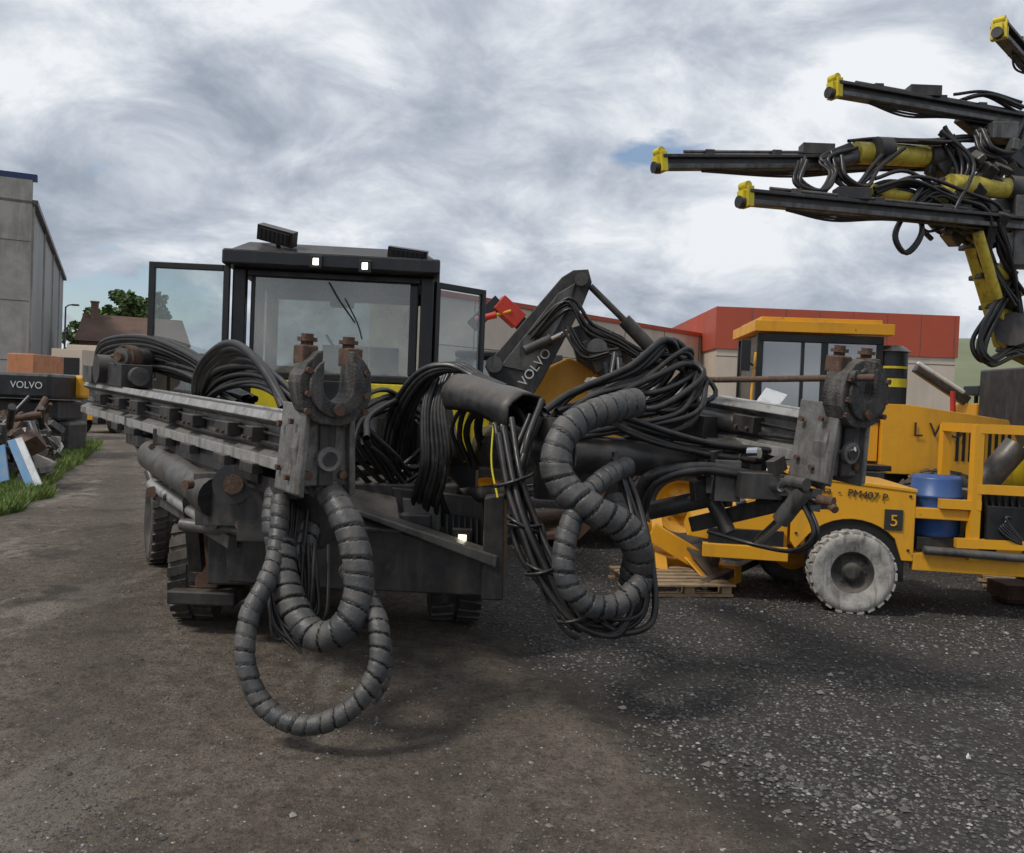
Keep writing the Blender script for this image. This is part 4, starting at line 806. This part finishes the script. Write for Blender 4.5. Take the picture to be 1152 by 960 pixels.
p.poly([gp(770,655,.35),gp(812,672,.04),gp(822,668,.04),gp(785,652,.38)],(0.02,.06,.02),1)
p.cyl(gp(800,640,.6),gp(860,640,.75),.07,mi=1); p.done()
def pallet(name,c,yaw):
    F=FR(c.x,c.y,0.01,yaw); ob=Obj(name,(c.x,c.y,0)); p=Part(ob,'boards','wood',.003)
    for i in range(6): p.ex((-.5,-.5+i*.17,.11),(.5,-.39+i*.17,.13),F)
    for y in (-.45,0,.38): 
        for x in (-.45,0,.38): p.ex((x,y,.03),(x+.1,y+.1,.108),F)
        p.ex((-.5,y,.0),(.5,y+.1,.028),F)
    p.done()
pallet('wooden_pallet',G(752,662),10); pallet('wooden_pallet',G(1165,668),-20)
sc=Obj('rusty_steel_part',G(1150,680)); q=G(1150,682); p=Part(sc,'box','rust',.01); p.ex((q.x-.15,q.y,.05),(q.x+.5,q.y+.4,.2)); p.ex((q.x-.1,q.y+.1,.0),(q.x+.5,q.y+.3,.049)); p.done()
wp=Obj('white_panel',W(866,450,8.8)); p=Part(wp,'panel','white',.004); p.poly([W(848,455,8.8),W(862,436,9.0),W(886,444,9.0),W(872,463,8.8)],(0,.01,-.01)); b=W(868,455,8.9); p.cyl(b,(b.x,b.y,.9),.03); p.done()
rm=Obj('telehandler',(8.8,15,0)); p=Part(rm,'body',['yel','steel','blk','white','redp'],.02)
p.beam(W(1030,413,14),W(1088,452,14),.14,.16,mi=1); p.beam(W(1032,408,13.8),W(1085,442,13.8),.06,.06,mi=3); p.ex((6.2,14.3,.6),(8.6,16.5,1.6)); p.box(W(1105,440,14),(.36,.5,.16),mi=2); p.box(W(1108,462,14),(.7,.8,.2)); p.cyl(W(1046,470,13.5),W(1046,520,13.5),.1,mi=4)
p.ex((7.3,14.35,1.6),(8.3,15.6,1.9)); p.box(W(1098,452,14.2),(.06,.06,.3),mi=2); p.cyl(W(1072,470,13.6),W(1072,440,13.6),.04,mi=4); p.done()
for i,x in enumerate((6.4,8.3)): wheel(rm,f'wheel_{i+1}',(x,14.1,.55),(0,1,0),.55,.35)
# ================================================================ LEFT EDGE CLUTTER
ex=Obj('excavator',(-12,22,0)); p=Part(ex,'counterweight',['blk','steel','yel'],.08)
a=W(-40,420,22); b=W(56,447,22)
p.ex((a.x,22,W(0,447,22).z),(b.x,24,W(0,418,22).z)); p.ex((a.x,22.8,.9),(b.x-.2,24.2,W(0,449,22).z),mi=1); p.ex((b.x-.1,23.3,1.5),(b.x+.2,24.5,2.1),mi=2); p.ex((a.x,23.0,.1),(b.x,24,.88),mi=1); p.done()
lettering(ex,'lettering','VOLVO',Matrix.Identity(4),(W(12,440,22).x,21.97,W(12,436,22).z),.24,'textw')
ob=Obj('orange_container',W(20,405,30)); p=Part(ob,'box',['orange','dark','steel2'],.03); a=W(8,397,30); b=W(38,418,30); p.ex((a.x,30,2.0),(b.x,32,a.z)); p.ex((a.x-1.5,30.2,.0),(b.x+1,31.8,1.99),mi=2); p.done()
vn=Obj('beige_truck',W(78,420,42)); a=W(58,392,42); b=W(92,420,42); p=Part(vn,'body',['cream','dark','steel','glassd'],.08); p.ex((a.x,42,.8),(b.x,43.6,a.z)); p.ex((a.x-.2,43.8,.8),(b.x+.1,49,a.z+.3)); p.ex((a.x+.12,41.97,a.z-1.2),(b.x-.12,41.999,a.z-.4),mi=1); p.ex((a.x,42.1,.5),(b.x,47.5,.79),mi=2); p.done()
wheel(vn,'wheel_1',(a.x+.15,43,.45),(1,0,0),.45,.25); wheel(vn,'wheel_2',(b.x-.15,43,.45),(1,0,0),.45,.25)
ym=Obj('yellow_dumper',G(98,486)); q=G(98,487); p=Part(ym,'body',['yel','steel','dark','glassd'],.05); p.ex((q.x-.5,q.y,.5),(q.x+1.0,q.y+3,1.4)); p.ex((q.x-.3,q.y+1,1.4),(q.x+.5,q.y+2.5,1.7)); p.ex((q.x-.3,q.y+1,2.5),(q.x+.5,q.y+2.5,2.6)); p.ex((q.x-.27,q.y+1.03,1.7),(q.x+.47,q.y+2.4,2.5),mi=3)
for x_ in (-.28,.42): p.ex((q.x+x_,q.y+1.0,1.7),(q.x+x_+.06,q.y+1.06,2.5),mi=1)
p.done()
wheel(ym,'wheel_1',(q.x-.4,q.y+.5,.5),(1,0,0),.5,.3); wheel(ym,'wheel_2',(q.x+.9,q.y+.5,.5),(1,0,0),.5,.3)
R_=random.Random(31)
sp=Obj('scrap_pile',(-9.8,18,0)); p=Part(sp,'scrap',['steel','rust','steel2','blk','orange','yel','white','block'],.01)
for i in range(260):
    y=R_.uniform(15.5,22); x=-.475*y-.8-R_.random()*2.8; hh=.35+.8*R_.random(); z=R_.uniform(.05,hh); p.box((x,y,z),[R_.uniform(.06,.42) for _ in range(3)],None,[R_.uniform(0,90) for _ in range(3)],mi=R_.choice([0,0,1,2,2,3,7,6 if i%2==0 else 0,4 if i%4==0 else 1]))
for i in range(70):
    y=R_.uniform(15.5,22); x=-.475*y-.8-R_.random()*2.6; z=R_.uniform(.3,1.1); a=Vector((x,y,z)); p.cyl(a,a+Vector([R_.uniform(-.6,.6) for _ in range(3)]),R_.uniform(.02,.08),seg=10,mi=R_.choice([0,1,2,3]))
p.done()
for i,(u,v,s_) in enumerate(((45,522,.42),(58,505,.4),(30,503,.4),(66,496,.4),(10,528,.4),(52,497,.45),(74,488,.4))):
    q=G(u,v); o=Obj('concrete_block',q); p=Part(o,'block','block',.03); p.box((q.x,q.y+.2,s_/2),(s_*1.3,s_*.9,s_),None,(R_.uniform(-6,6),R_.uniform(-8,8),R_.uniform(0,60))); p.done()
bd=Obj('blue_white_board',G(28,545)); p=Part(bd,'board',['white','lblue'],.004); A1=[W(8,496,14.9),W(24,492,15.0),W(47,545,14.6),W(30,549,14.5)]
p.poly(A1,(0,.03,0)); p.poly([A1[0].lerp(A1[1],.0),A1[0].lerp(A1[1],.55),A1[3].lerp(A1[2],.55),A1[3]],(-.0,-.008,.0),1); p.done()
bd=Obj('blue_board',G(5,540)); p=Part(bd,'board','lblue',.004); p.poly([W(-15,505,14.8),W(5,500,14.8),W(10,540,14.6),W(-10,545,14.6)],(0,.03,0)); p.done()
q=G(1090,856); fl=Obj('paper_scrap',q); p=Part(fl,'paper','white'); p.poly([q+Vector((-.012,0,.01)),q+Vector((.012,.0,.01)),q+Vector((-.0,0,.03))],(0,.01,.01)); p.done()
